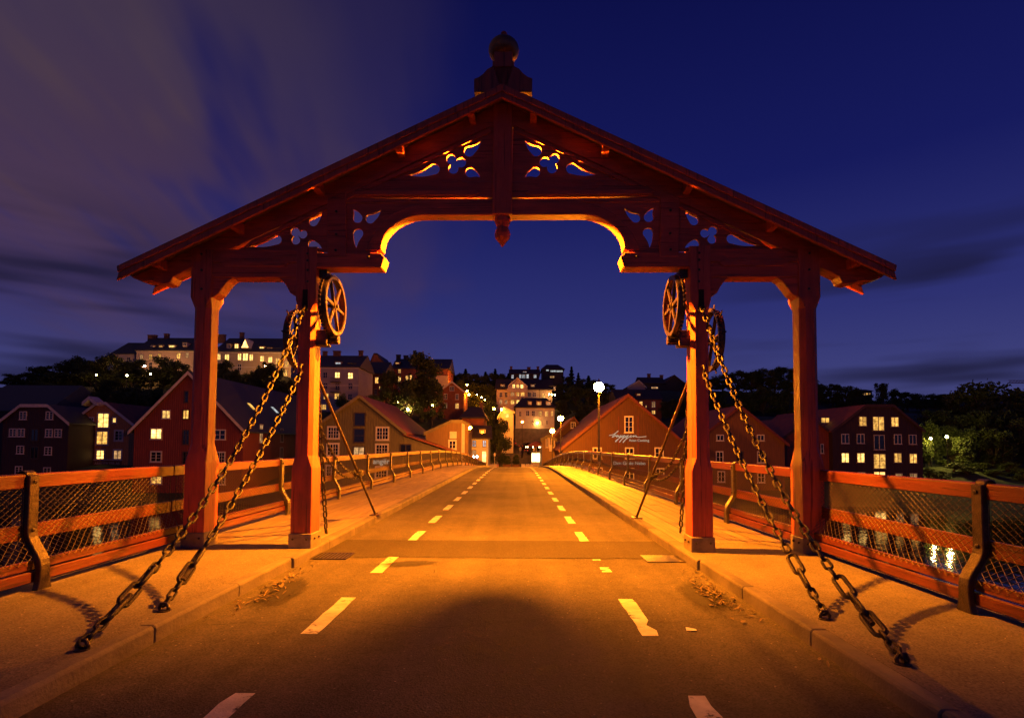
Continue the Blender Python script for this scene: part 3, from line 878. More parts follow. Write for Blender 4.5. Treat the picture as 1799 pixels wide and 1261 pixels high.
for s, A1, A2, wd in ((-1, (145, 1132), (288, 1066), 'arkitekter'), (1, (1585, 1157), (1449, 1080), 'dark')):
    side_word = 'olive warehouse side' if s < 0 else 'restaurant side'
    g1 = gworld(s * (xi + .01), -.03, G(538, 546, -.02)[1] + .06)
    g2 = gworld(s * (xi + .02), -.08, G(533, 655, -.02)[1])
    YA = lambda px, py: F * (CZ - PLZ - .03) / unroll(px, py)[1]
    a1 = at(*A1, YA(*A1)); a2 = at(*A2, YA(*A2))
    for g, a, sag, lb in ((g1, a1, .42, 'long chain sagging from gate post slot to the pavement, %s' % side_word),
                          (g2, a2, .14, 'shorter chain running from gate post hook to the pavement, %s' % side_word)):
        path = sagpath(g, a, sag)
        end = .75 if sag > .2 else .62
        t = chain(lb, path, LK, .094, group='stay chains of the gate', end=end)
        # turnbuckle, big links and ground eye
        d = 0.0; i = len(path) - 1
        pts = []
        while i > 0 and d < end + .05:
            pts.append((d, path[i])); d += (path[i] - path[i - 1]).length; i -= 1
        def along(q):
            for (d0, p0), (d1, p1) in zip(pts[:-1], pts[1:]):
                if d0 <= q <= d1: return p0.lerp(p1, (q - d0) / max(1e-6, d1 - d0))
            return pts[-1][1]
        b = BASE[t]
        for k, (q, me) in enumerate(((.64, LKB), (.46, LKB), (.29, LKB), (.165, LK), (.085, LK), (.02, LK)) if sag > .2 else ((.51, LKB), (.34, LKB), (.20, LK), (.115, LK), (.04, LK))):
            p = along(max(0.0, q)); tg = (along(max(0, q - .02)) - along(q + .03)).normalized()
            o = link('shackle_link', me, t, p - b + Vector((0, 0, .012))); o.rotation_mode = 'QUATERNION'
            o.rotation_quaternion = tg.to_track_quat('Z', 'Y') @ Euler((0, 0, R(90) * (k % 2) + .5)).to_quaternion()
        m = MB(); m.tube([along(.47), along(.30)] if sag > .2 else [along(.42), along(.28)], [.022, .022], 8); m.build('turnbuckle', IRON, t)
        m = MB()
        e = a.copy(); e.z = PLZ
        m.tube([e + Vector((-.03, 0, -.01)), e + Vector((-.036, 0, .03)), e + Vector((-.02, 0, .06)), e + Vector((.02, 0, .06)), e + Vector((.036, 0, .03)), e + Vector((.03, 0, -.01))], .013, 8)
        m.lathe([(.05, 0), (.05, .008), (.03, .014)], e, 12)
        m.build('ground_eye', IRON, t)
    # far side: hanging chain, stay rod and looped loose chains
    pf = gworld(s * (xi - .02), .33, 2.7)
    fb = at(573, 937, F * 1.33 / unroll(573, 937)[1]) if s < 0 else at(1195, 943, F * 1.33 / unroll(1195, 943)[1])
    fb.z = PLZ + .03
    chain('iron chain hanging down behind the gate post to the planks on the %s' % side_word, sagpath(pf, fb, .08), LK, .094, group='hanging chains behind the gate')
    rb = at(660, 905, F * 1.33 / unroll(660, 905)[1]) if s < 0 else at(1118, 910, F * 1.33 / unroll(1118, 910)[1])
    rb.z = PLZ
    rt = gworld(s * (xi - .05), .25, 2.40)
    t = thing('stay_rod', 'slanting iron stay rod bracing the gate post from the planks on the %s' % side_word, 'rod', rb)
    m = MB(); m.tube([rt, rb + Vector((0, 0, .01))], .021, 10); m.build('rod', RUST, t, smooth=True)
    m = MB(); m.box(rb.x - .09, rb.x + .09, rb.y - .12, rb.y + .12, PLZ + .002, PLZ + .022); m.build('foot_plate', RUST, t, bevel=.004)
    for q in (-.08, .08):
        m = MB(); m.lathe([(.016, 0), (.016, .016), (.008, .02)], (rb.x, rb.y + q, PLZ + .022), 8); m.build('foot_bolt', IRON, t)
    kn = rt.lerp(rb, .63)
    dirr = (rb - rt).normalized()
    g1_ = gworld(s * (xi + .0), .29, 1.95); g2_ = gworld(s * (xi + .0), .29, 1.62)
    for gg, sg in ((g1_, .26), (g2_, .22)):
        chain('light loose chain looped between gate post and stay rod on the %s' % side_word, sagpath(gg, kn + Vector((0, 0, .02 if sg > .25 else -.06)), sg), LKS, .058, group='loose chains looped round the stay rods')
    # turns of chain round the rod
    path = []
    for k in range(90):
        t_ = k / 89
        ang = t_ * 2 * math.pi * 3.2
        e1 = dirr.orthogonal().normalized(); e2 = dirr.cross(e1)
        path.append(kn + dirr * (t_ - .5) * .12 + e1 * .055 * math.cos(ang) + e2 * .055 * math.sin(ang))
    chain('light chain wound round the stay rod on the %s' % side_word, path, LKS, .058, group='chains wound round the stay rods')

# ================================================================== small things on the road
LEAF = mat('dry_leaf', (.16, .115, .06), .8, .6, 14)
def leaves(cx, cy, rx, ry, n, seed, kerbx):
    rnd = random.Random(seed); m = MB()
    for k in range(n):
        x = cx + rnd.gauss(0, rx); y = cy + rnd.gauss(0, ry)
        x = max(KL + .05, min(KR - .05, x)); L = rnd.uniform(.014, .042); wd = L * rnd.uniform(.2, .45); a = rnd.uniform(0, 6.3)
        z = .012 + rnd.uniform(0, .012); c, s = math.cos(a), math.sin(a); tl = rnd.uniform(-.02, .02); h = rnd.uniform(.001, .006)
        P = lambda u, v, w: (x + u * c - v * s, y + u * s + v * c, z + w + tl * u / L)
        b = len(m.v)
        m.v += [Vector(P(-L, 0, 0)), Vector(P(-L * .3, wd, h)), Vector(P(L * .5, wd * .8, h)), Vector(P(L, 0, 0)), Vector(P(L * .5, -wd * .8, h * .7)), Vector(P(-L * .3, -wd, h * .7)), Vector(P(0, 0, -.002))]
        for i in range(6): m.face([b + i, b + (i + 1) % 6, b + 6])
    return m
single('fallen_leaves', leaves(-2.14, 5.45, .07, .45, 85, 5, KL), LEAF, 'dry leaves swept together in the gutter beside the drain grating', 'leaves', kind='stuff')
single('fallen_leaves', leaves(2.20, 5.35, .075, .42, 130, 8, KR), LEAF, 'thick drift of dry leaves in the gutter beside the square iron cover', 'leaves', kind='stuff')
single('fallen_leaves', leaves(0, 4.5, 2.3, 2.6, 26, 11, KR), LEAF, 'few single dry leaves scattered over the asphalt', 'leaves', kind='stuff')
c = at(1215, 1106, F * 1.445 / unroll(1215, 1106)[1])
m = MB(); m.add([(c.x - .045, c.y - .012, .006), (c.x + .03, c.y - .03, .012), (c.x + .042, c.y + .02, .007), (c.x - .035, c.y + .036, .016)], [(0, 1, 2, 3)])
m2 = single('paper_scrap', m, mat('white_paper', (.7, .68, .62), .8, .1), 'small white paper scrap lying on the asphalt', 'paper')
m2.modifiers.new('thick', 'SOLIDIFY').thickness = .002
def grating(px, py, label, slots):
    c = at(px, py, F * 1.45 / unroll(px, py)[1]); t = thing('drain_grating' if slots else 'drain_cover', label, 'drain', (c.x, c.y, 0))
    w, d = .30, .20
    m = MB()
    for (x0, x1, y0, y1) in ((-w, w, -d, -d + .03), (-w, w, d - .03, d), (-w, -w + .03, -d + .03, d - .03), (w - .03, w, -d + .03, d - .03)):
        m.box(c.x + x0, c.x + x1, c.y + y0, c.y + y1, .0, .012)
    m.build('frame', IRON, t)
    m = MB(); m.box(c.x - w + .03, c.x + w - .03, c.y - d + .03, c.y + d - .03, .0, .009 if slots else .0125); m.build('pit_shade' if slots else 'lid', mat('pit_shade_black', (.012, .01, .009), .9, .1) if slots else IRON, t)  # slotted: near-black plate, the shade below the bars put into its colour
    if slots:
        for k in range(11):
            x = c.x - w + .06 + k * .048
            m = MB(); m.box(x - .012, x + .012, c.y - d + .03, c.y + d - .03, .009, .0135); m.build('grating_bar', IRON, t)
grating(575, 977, 'slotted iron drain grating in the gutter by the gate post', True)
grating(1172, 982, 'square iron drain cover in the gutter near the leaf drift', False)
# ================================================================== river, banks and hill
WATERZ = -6.5
m = bpy.data.materials.new('river_water'); m.use_nodes = True
T = NT(m.node_tree); bs = m.node_tree.nodes['Principled BSDF']
bs.inputs['Base Color'].default_value = (.006, .008, .010, 1); bs.inputs['Roughness'].default_value = .06; bs.inputs['IOR'].default_value = 1.33
tcw = T.n('ShaderNodeTexCoord'); mpw = T.n('ShaderNodeMapping'); mpw.inputs['Scale'].default_value = (.9, .45, 1); T.l(tcw.outputs['Object'], mpw.inputs[0])
nw = T.n('ShaderNodeTexNoise', i_Scale=1.1, i_Detail=3.0); T.l(mpw.outputs[0], nw.inputs['Vector'])
bw = T.n('ShaderNodeBump', i_Strength=.22, i_Distance=.12); T.l(nw.outputs[0], bw.inputs['Height']); T.l(bw.outputs[0], bs.inputs['Normal'])
WATER = m
single('river', MB().add([(-1500, -60, WATERZ), (1500, -60, WATERZ), (1500, 140, WATERZ), (-1500, 140, WATERZ)], [(0, 1, 2, 3)]) or (lambda q: q)(None) if False else None, WATER) if False else None
mw = MB(); mw.add([(-1500, -60, WATERZ), (1500, -60, WATERZ), (1500, 140, WATERZ), (-1500, 140, WATERZ)], [(0, 1, 2, 3)])
single('river', mw, WATER, kind='structure')
GRASSM = mat('hillside_ground', (.035, .045, .020), .9, .4, .25, .5, 3)
QUAY = mat('quay_stone', (.16, .14, .12), .85, .3, 1.2, .4, 8)
CTRL = [(-90, 62, -9), (-40, 62, -9), (0, 66, -9), (40, 62, -9), (90, 62, -9), (160, 62, -9), (-160, 62, -9),
        (-90, 78, -5), (-40, 78, -4.5), (0, 80, -3), (30, 78, -4.5), (62, 80, -4.8), (80, 80, -4.2), (120, 82, -4.0), (-150, 80, -5),
        (-5, 90, -2.6), (3, 90, -2.6), (12, 92, -2.6), (-16, 92, -2.6), (72, 92, -1.8), (100, 100, -1.5), (130, 110, -1),
        (-40, 98, -2.4), (-70, 100, -2.4), (40, 98, -2.4),
        (-2, 104, -1.9), (1, 112, -.9), (0, 120, .6), (-6, 128, 3), (8, 128, 3.2), (-20, 126, 8.0), (-36, 122, 8.5), (-42, 128, 9.2),
        (-36, 140, 9.5), (-20, 145, 10), (0, 150, 11.0), (8, 150, 11.5), (4, 180, 19), (14, 190, 19.5), (-15, 200, 22), (-30, 190, 21),
        (-60, 118, 8), (-72, 124, 13.5), (-90, 126, 14), (-66, 144, 20), (-80, 145, 20.5), (-100, 150, 20.5), (-120, 150, 19), (-130, 125, 11), (-150, 140, 15), (-110, 125, 13.5),
        (-180, 160, 16), (-100, 220, 24), (-40, 240, 26),
        (30, 125, 4), (36, 140, 8.0), (30, 172, 17), (45, 175, 19), (60, 170, 18.5), (78, 175, 18.5), (60, 140, 9), (80, 140, 8), (110, 160, 11), (95, 195, 19),
        (140, 150, 5), (170, 180, 10), (180, 230, 17), (140, 260, 21), (240, 300, 26), (60, 300, 30), (-200, 320, 26), (-60, 420, 36), (150, 450, 40), (350, 450, 42), (-400, 450, 30), (600, 600, 52), (0, 700, 55), (-600, 600, 40),
        (0, 1500, 75), (900, 1500, 85), (-900, 1500, 70), (1600, 1000, 80), (-1600, 1000, 60), (1500, 100, -1), (-1500, 100, -3), (500, 110, 0), (-500, 110, 2)]
def terrain(x, y):
    sw = sz = 0.0
    for cx, cy, cz in CTRL:
        d2 = (x - cx) ** 2 + (y - cy) ** 2 + 4.0
        w = 1.0 / d2 ** 1.9
        sw += w; sz += w * cz
    z = sz / sw
    if y < 76: z = min(z, WATERZ - 1.5 + max(0, (y - 66)) * .34)
    return z
gx = sorted(set([-1500, -1100, -800, -600, -450, -350, -280, -230] + list(range(-200, 205, 8)) + [230, 280, 350, 450, 600, 800, 1100, 1500]))
gy = sorted(set(list(range(62, 240, 6)) + [250, 270, 300, 340, 390, 450, 520, 600, 700, 850, 1000, 1250, 1500]))
mt = MB(); nx = len(gx)
for y in gy:
    for x in gx:
        z = terrain(x, y)
        if 96 < y and abs(x) > 12: z += .35 * math.sin(x * .31 + y * .17) * math.cos(y * .23 - x * .11)
        mt.v.append(Vector((x, y, z)))
for j in range(len(gy) - 1):
    for i in range(nx - 1):
        a = j * nx + i; mt.face([a, a + 1, a + nx + 1, a + nx])
single('hillside', mt, GRASSM, kind='structure', smooth=True)
mq = MB(); mq.box(-12, 14, 80.5, 100, -9, -2.56); single('quay', mq, QUAY, kind='structure')
mq = MB(); mq.box(-400, 400, -400, -5.0, -9, -.34); single('near_bank', mq, QUAY, kind='structure')
# street climbing the hill beyond the bridge
stm = MB()
path = [(0, 82, -2.54), (0.2, 90, -2.50), (.6, 98, -2.2), (1.0, 106, -1.4), (.6, 114, -.25), (-.3, 122, 1.3), (-2.0, 130, 3.5), (-4.5, 138, 6.5), (-7, 146, 9.6)]
for x, y, z in path:
    w = 5.2 if y < 92 else 3.4
    stm.v += [Vector((x - w, y, z + .05)), Vector((x + w, y, z + .05))]
for i in range(len(path) - 1): stm.face([2 * i, 2 * i + 1, 2 * i + 3, 2 * i + 2])
single('street', stm, ROADM, kind='structure')
for s in (-1, 1):
    mk = MB(); rr = []
    for x, y, z in path[2:]:
        rr.append([(x + s * 3.4, y, z - .4), (x + s * 4.9, y, z - .4), (x + s * 4.9, y, z + .2), (x + s * 3.4, y, z + .2)])
    mk.loft(rr); single('street_pavement', mk, CONC, kind='structure')

# ================================================================== houses
GLASS = mat('dark_window_glass', (.010, .010, .013), .08, .2, 2, spec=.6)
LIT = emit('lit_pane_warm', (1.0, .50, .10), 1.35, False, .7, 1.7)
LITB = emit('lit_pane_bright', (1.0, .56, .14), 2.7, False, .6, 1.5)
LITD = emit('lit_pane_dim', (1.0, .52, .20), .55, False, .8, 1.6)
LITC = emit('lit_pane_cool', (.75, .82, .85), .75, False, .6, 1.8)
PANE = {'d': GLASS, 'l': LIT, 'b': LITB, 'm': LITD, 'c': LITC}
FRAMEW = mat('white_window_paint', (.62, .58, .52), .55, .12, 3)
FRAMED = mat('dark_window_paint', (.05, .035, .03), .6, .2, 3)
FRAMEG = mat('grey_window_paint', (.35, .31, .28), .6, .15, 3)
WIN = {}
def window(b, px, py, w, h, Y, lit='d', grid=(2, 3), frame=FRAMEW, casing=.13, off=.0, name='window', sill=True):
    """casing, bars and pane set on the front wall that stands at distance Y"""
    p = at(px, py, Y); Wm, Hm = w * Y / F, h * Y / F
    key = (round(Wm, 1), round(Hm, 1), grid, frame.name, round(casing, 2), sill)
    if key not in WIN:
        W2, H2 = key[0] / 2, key[1] / 2
        m = MB(); c = casing
        m.box(-W2, W2, -.10, .02, H2 - c, H2 + .03); m.box(-W2, W2, -.10, .02, -H2, -H2 + c)
        if sill: m.box(-W2 - .08, W2 + .08, -.16, .02, -H2 - .06, -H2 - .005)
        m.box(-W2, -W2 + c, -.095, .02, -H2 + c + .002, H2 - c - .002); m.box(W2 - c, W2, -.095, .02, -H2 + c + .002, H2 - c - .002)
        iw, ih = 2 * (W2 - c), 2 * (H2 - c)
        for k in range(1, grid[0]):
            x = -W2 + c + iw * k / grid[0]; t = .05 if (grid[0] == 2 or k % 2 == 0) else .025
            m.box(x - t, x + t, -.085, .0, -H2 + c + .003, H2 - c - .003)
        for k in range(1, grid[1]):
            z = -H2 + c + ih * k / grid[1]
            m.box(-W2 + c + .003, W2 - c - .003, -.075, .0, z - .022, z + .022)
        mp = MB(); mp.add([(-W2 + c * .5, -.04, -H2 + c * .5), (W2 - c * .5, -.04, -H2 + c * .5), (W2 - c * .5, -.04, H2 - c * .5), (-W2 + c * .5, -.04, H2 - c * .5)], [(0, 1, 2, 3)])
        WIN[key] = (m.mesh('window', frame), {})
        WIN[key][1]['geo'] = mp
    fm, panes = WIN[key]
    if lit not in panes: panes[lit] = panes['geo'].mesh('pane', PANE[lit])
    o = link(name, fm, b, Vector((p.x, Y + off, p.z)) - BASE[b])
    q = link('pane', panes[lit], o)
    return o
def gable_house(name, label, cat, outline, D, depth, wallm, roofm, basez, bargem=None, wins=(), battens=None, group=None, overh=.5, skew=0.0, rthick=.22):
    P = [at(x, y, D) for x, y in outline]
    b = thing(name, label, cat, ((P[0].x + P[-1].x) / 2, D, basez), group=group)
    pts = [(p.x, p.z) for p in P]
    m = MB(); m.prism([(pts[0][0], basez)] + pts + [(pts[-1][0], basez)], D, D + depth); m.build('wall', wallm, b)
    ext = []
    for (x0, z0), (x1, z1) in zip(pts[:-1], pts[1:]):
        ext.append([x0, z0, x1, z1])
    # eave overhang on the outer ends
    for e, s in ((ext[0], 0), (ext[-1], 1)):
        sl = (e[3] - e[1]) / (e[2] - e[0])
        if s == 0: e[0] -= overh; e[1] -= overh * sl
        else: e[2] += overh; e[3] += overh * sl
    for x0, z0, x1, z1 in ext:
        m = MB(); m.prism([(x0, z0 + .02), (x1, z1 + .02), (x1, z1 + rthick), (x0, z0 + rthick)], D - overh, D + depth + overh); m.build('roof', roofm, b)
        if bargem:
            m = MB(); m.prism([(x0, z0 - .22), (x1, z1 - .22), (x1, z1 + rthick + .03), (x0, z0 + rthick + .03)], D - overh - .06, D - overh - .005); m.build('barge_board', bargem, b)
    if battens:
        m = MB(); x = pts[0][0] + .1
        while x < pts[-1][0] - .05:
            for (x0, z0), (x1, z1) in zip(pts[:-1], pts[1:]):
                if x0 <= x <= x1: zt = z0 + (z1 - z0) * (x - x0) / (x1 - x0)
            m.box(x - .035, x + .035, D - .035, D + .01, basez + .1, zt - .05); x += battens
        o = m.build('wall_battens', wallm, b); o['kind'] = 'stuff'
    for w in wins:
        window(b, w[0], w[1], w[2], w[3], D, *w[4:])
    return b
def block_house(name, label, cat, x0, x1, ye, yr, D, depth, wallm, roofm, basez, wins=(), hip=.0, chim=(), group=None, trim=None, dorm=(), tilt=0.0):
    """house with its eaves to the front: eave line at ye, ridge seen at yr"""
    a = at(x0, ye, D); c = at(x1, ye, D); ze = a.z
    yc = D + depth / 2
    zrg = CZ - (yr - VPY) * yc / F
    b = thing(name, label, cat, ((a.x + c.x) / 2, D, basez), group=group)
    m = MB(); m.box(a.x, c.x, D, D + depth, basez, ze); m.build('wall', wallm, b)
    ov = .45; hi = hip * (c.x - a.x)
    m = MB()
    X0, X1 = a.x - ov, c.x + ov
    V = [(X0, D - ov, ze + .01), (X1, D - ov, ze + .01), (X1, D + depth + ov, ze + .01), (X0, D + depth + ov, ze + .01), (X0 + hi, yc, zrg), (X1 - hi, yc, zrg)]
    V += [(v[0], v[1], v[2] + .2) for v in V[:4]] + [(V[4][0], V[4][1], zrg + .2), (V[5][0], V[5][1], zrg + .2)]
    m.add(V, [(3, 2, 1, 0), (6, 7, 11, 10), (8, 9, 10, 11), (7, 8, 11), (9, 6, 10), (0, 1, 7, 6), (1, 2, 8, 7), (2, 3, 9, 8), (3, 0, 6, 9)])
    rf = m.build('roof', roofm, b)
    if trim:
        m = MB(); m.box(a.x - .1, c.x + .1, D - .12, D - .004, ze - .35, ze - .02); m.build('cornice', trim, b)
        m = MB(); m.box(a.x - .05, c.x + .05, D - .06, D - .004, ze - 4.2, ze - 4.0); m.build('string_course', trim, b)
    for px, wd, ht in chim:
        q = at(px, yr, yc); m = MB(); m.box(q.x - wd / 2, q.x + wd / 2, yc - .4, yc + .4, zrg - 1.2, zrg + ht); m.box(q.x - wd / 2 - .1, q.x + wd / 2 + .1, yc - .5, yc + .5, zrg + ht + .002, zrg + ht + .2); m.build('chimney', CHIM, rf)
    slope = (zrg - ze) / (depth / 2)
    for px, py, w, h, lit in dorm:
        # dormer: cheeks, little roof and window standing out of the roof slope
        zc = CZ - (py - VPY) * (D + 1.2) / F; yy = D + 1.0
        q = at(px, py, yy); Wm, Hm = w * yy / F, h * yy / F
        m = MB(); m.box(q.x - Wm / 2 - .15, q.x + Wm / 2 + .15, yy, yy + Hm / max(.3, slope) + 2, q.z - Hm / 2 - .3, q.z + Hm / 2 + .12)
        m.build('dormer', wallm, b)
        m = MB(); m.box(q.x - Wm / 2 - .3, q.x + Wm / 2 + .3, yy - .25, yy + Hm / max(.3, slope) + 2, q.z + Hm / 2 + .125, q.z + Hm / 2 + .3); m.build('dormer_roof', roofm, b)
        window(b, px, py, w, h, yy, lit, (2, 2), FRAMEW, .1)
    for w in wins: window(b, w[0], w[1], w[2], w[3], D, *w[4:])
    return b
CHIM = mat('chimney_brick', (.14, .07, .05), .85, .3, 3, .3)
TILE = mat('dark_roof_tiles', (.045, .035, .035), .75, .4, 1.0, .5, 5)
TILER = mat('red_roof_tiles', (.20, .055, .030), .7, .35, 1.2, .6, 5)
SLATE = mat('slate_roof', (.05, .048, .055), .6, .3, 1.0, .3, 5)
W_PLUM = mat('plum_boards', (.042, .022, .028), .7, .25, 1.5, .2, stretch=(4, 4, .5))
W_OCHRE = mat('ochre_brown_boards', (.46, .22, .08), .7, .22, 1.5, .2, stretch=(4, 4, .5))
W_RED = mat('deep_red_boards', (.20, .040, .026), .7, .25, 1.5, .2, stretch=(4, 4, .5))
W_OLIVE = mat('olive_boards', (.150, .135, .060), .7, .25, 1.5, .2, stretch=(4, 4, .5))
W_YEL = mat('yellow_ochre_boards', (.20, .125, .05), .7, .2, 1.5, .2, stretch=(4, 4, .5))
W_REST = mat('rust_red_boards', (.085, .034, .015), .68, .22, 1.5, .2, stretch=(4, 4, .5))
W_BROWN = mat('brown_boards', (.15, .065, .035), .7, .22, 1.5, .2, stretch=(4, 4, .5))
W_WHITE = mat('white_boards', (.62, .58, .50), .6, .1, 1.5, .15)
W_MINT = mat('mint_white_boards', (.60, .64, .56), .6, .1, 1.5, .15)
W_GREY = mat('grey_render', (.42, .38, .37), .85, .12, .6, .2)
W_CREAM = mat('cream_render', (.55, .45, .30), .85, .12, .6, .2)
W_PINK = mat('pale_render', (.52, .42, .36), .85, .12, .6, .2)
W_BRICK = mat('brick_wall', (.26, .085, .045), .85, .25, 1.5, .4, 8)
W_DARK = mat('dark_boards', (.05, .04, .035), .75, .25, 1.5, .2)
TRIMW = mat('white_trim', (.60, .54, .47), .6, .15, 2)
TRIMO = mat('olive_trim', (.17, .15, .075), .65, .2, 2)
TRIMR = mat('red_trim', (.13, .028, .014), .6, .2, 2)
TRIMD = mat('dark_trim', (.06, .03, .028), .7, .2, 2)
SIGNM = emit('lit_sign_letters', (1.0, .70, .45), .55, False)
def lettering(parent, text, px, py, wpx, Y, m, name='sign_lettering', shear=0.0, off=-.06, bold=0.0):
    cu = bpy.data.curves.new('t', 'FONT'); cu.body = text; cu.align_x = 'CENTER'; cu.align_y = 'CENTER'; cu.shear = shear; cu.extrude = .02; cu.offset = bold
    ob = bpy.data.objects.new('t', cu); COL.objects.link(ob); bpy.context.view_layer.update()
    me = bpy.data.meshes.new_from_object(ob.evaluated_get(bpy.context.evaluated_depsgraph_get())); bpy.data.objects.remove(ob)
    xs = [v.co.x for v in me.vertices]; k = wpx * Y / F / (max(xs) - min(xs))
    me.transform(Matrix.Rotation(R(90), 4, 'X') @ Matrix.Scale(k, 4))
    me.materials.clear(); me.materials.append(m)
    p = at(px, py, Y)
    return tag(link(name, me, parent, Vector((p.x, Y + off, p.z)) - BASE[parent]), kind='stuff')

# ---- warehouses left of the bridge
D = 96
block_house('warehouse', 'dark slate roofed warehouse with skylights behind the plum warehouse', 'warehouse', -70, 84, 722, 683, D, 16, W_PLUM, SLATE, -5, hip=.06)
D = 80
g2, g3 = (2, 2), (2, 3)
b = gable_house('warehouse', 'unlit plum coloured riverside warehouse with flat-topped gable', 'warehouse', [(5, 739), (39, 713), (87, 713), (121, 742)], D, 26, W_PLUM, SLATE, WATERZ - .5, TRIMW,
    [(x, y, 12.5, 14, 'd', g3, FRAMEW, .10) for x, y in ((41, 730), (87.4, 730), (23, 760), (37.4, 760), (86.4, 760.7), (102.4, 760.8), (36, 790), (85, 792), (33.5, 826), (83, 828))], .4, overh=.35)
for y in (764, 795): window(b, 61, y, 14, 21, D, 'd', (2, 1), FRAMED, .12, name='loading_door')
D = 85
b = gable_house('warehouse', 'ochre brown warehouse with lit windows and architect office sign', 'warehouse', [(124, 746), (174, 709), (190, 709), (237, 746)], D, 26, W_OCHRE, TILER, WATERZ - .5, TRIMW,
    [(161.4, 738, 9, 11, 'd', (2, 2), FRAMEW, .16), (182, 738.5, 22, 28, 'b', (2, 3), FRAMEW, .2), (201.6, 738, 9, 11, 'b', (1, 1), FRAMEW, .18), (147, 764, 17, 20, 'l', (2, 1), FRAMEW, .22),
     (180, 769, 22, 26, 'l', (2, 3), FRAMEW, .2), (209, 765, 17, 20, 'd', (2, 3), FRAMEW, .22), (145.6, 797.5, 17, 20, 'd', (2, 3), FRAMEW, .22), (176.6, 798.5, 17, 19, 'b', (2, 3), FRAMEW, .22),
     (207, 798.5, 17, 19, 'm', (2, 1), FRAMEW, .22), (144, 831, 16, 18, 'l', (2, 2), FRAMEW, .2), (176, 831, 21, 18, 'l', (3, 2), FRAMEW, .2), (205.6, 831, 16, 18, 'm', (2, 2), FRAMEW, .2), (176, 855, 20, 17, 'l', (3, 2), FRAMEW, .2)], .33)
p0 = at(137.5, 808, D); p1 = at(214, 820, D)
m = MB(); m.box(p0.x, p1.x, D - .09, D - .02, p1.z, p0.z); m.build('sign_board', W_BROWN, b)
m = MB(); m.box(p0.x - .1, p1.x + .1, D - .12, D - .02, p0.z + .003, p0.z + .16); m.box(p0.x - .1, p1.x + .1, D - .12, D - .02, p1.z - .16, p1.z - .003); m.build('sign_frame', FRAMEW, b)
lettering(b, 'FASTING ARKITEKTER AS', 175.5, 814, 70, D, mat('sign_paint', (.62, .55, .48), .6, .1), off=-.095)
# hoist hood in the gable top
for s in (-1, 1):
    q = at(169, 699.5, D); e = at(169 + s * 12, 709.5, D)
    m = MB(); m.prism([(q.x, q.z - .35), (e.x, e.z - .35), (e.x, e.z + .2), (q.x, q.z + .2)], D - 1.5, D + .4); m.build('hoist_hood', TRIMW, b)
D = 74
b = gable_house('warehouse', 'big deep red warehouse with white verge boards and tall slate roof', 'warehouse', [(236, 754), (334, 655.5), (428, 754)], D, 36, W_RED, SLATE, WATERZ - .5, TRIMW,
    [(292.5, 728, 16, 15.5, 'b', (2, 2), FRAMEW, .12), (327, 728, 12, 17, 'l', (2, 1), FRAMED, .1), (275, 762, 20, 19, 'b', (2, 2), FRAMEW, .13), (327, 768, 12, 26, 'd', (2, 3), FRAMED, .1),
     (274.6, 802, 20, 19, 'd', (2, 3), FRAMEW, .15), (386.7, 763.5, 20, 18, 'd', (2, 2), FRAMEW, .12), (385.8, 803.6, 21, 20, 'd', (4, 3), FRAMEW, .15), (328, 697, 8, 20, 'd', (1, 2), FRAMED, .1), (275, 842, 21, 17, 'l', (2, 3), FRAMEW, .13), (327, 806, 12, 26, 'd', (2, 3), FRAMED, .1), (386, 843, 21, 17, 'd', (4, 3), FRAMEW, .13)], .3)
xr_ = at(428, 754, D).x
for yy, z0, h, lit in ((79, 1.6, 2.6, 'm'), (79, -1.4, 2.0, 'd'), (86, 1.8, 2.0, 'd'), (86, -1.2, 2.0, 'd'), (92, 1.8, 2.0, 'd'), (99, 1.8, 2.0, 'd')):
    m = MB(); W2 = .55
    m.box(xr_ + .01, xr_ + .1, yy - W2, yy - W2 + .12, z0, z0 + h); m.box(xr_ + .01, xr_ + .1, yy + W2 - .12, yy + W2, z0, z0 + h); m.box(xr_ + .01, xr_ + .11, yy - W2, yy + W2, z0 + h + .002, z0 + h + .14); m.box(xr_ + .01, xr_ + .11, yy - W2, yy + W2, z0 - .14, z0 - .002); m.box(xr_ + .01, xr_ + .08, yy - .04, yy + .04, z0 + .002, z0 + h - .002)
    o = m.build('window', FRAMEG, b)
    m = MB(); m.add([(xr_ + .03, yy - W2, z0), (xr_ + .03, yy + W2, z0), (xr_ + .03, yy + W2, z0 + h), (xr_ + .03, yy - W2, z0 + h)], [(0, 1, 2, 3)]); m.build('pane', PANE[lit], o)
# lit skylight in the long slope
sl = (at(334, 655.5, D).z - at(428, 754, D).z) / (at(334, 655.5, D).x - at(428, 754, D).x)
for yy, f, lit in ((83, .55, 'l'), (91, .55, 'c')):
    x0 = at(334, 655.5, D).x; xx = x0 + (xr_ - x0) * f; zz = at(334, 655.5, D).z + sl * (xx - x0) + .30
    m = MB(); m.add([(xx - .5, yy - .5, zz - .5 * sl + .02), (xx + .5, yy - .5, zz + .5 * sl + .02), (xx + .5, yy + .5, zz + .5 * sl + .02), (xx - .5, yy + .5, zz - .5 * sl + .02)], [(0, 1, 2, 3)])
    o = m.build('skylight', PANE[lit], b)
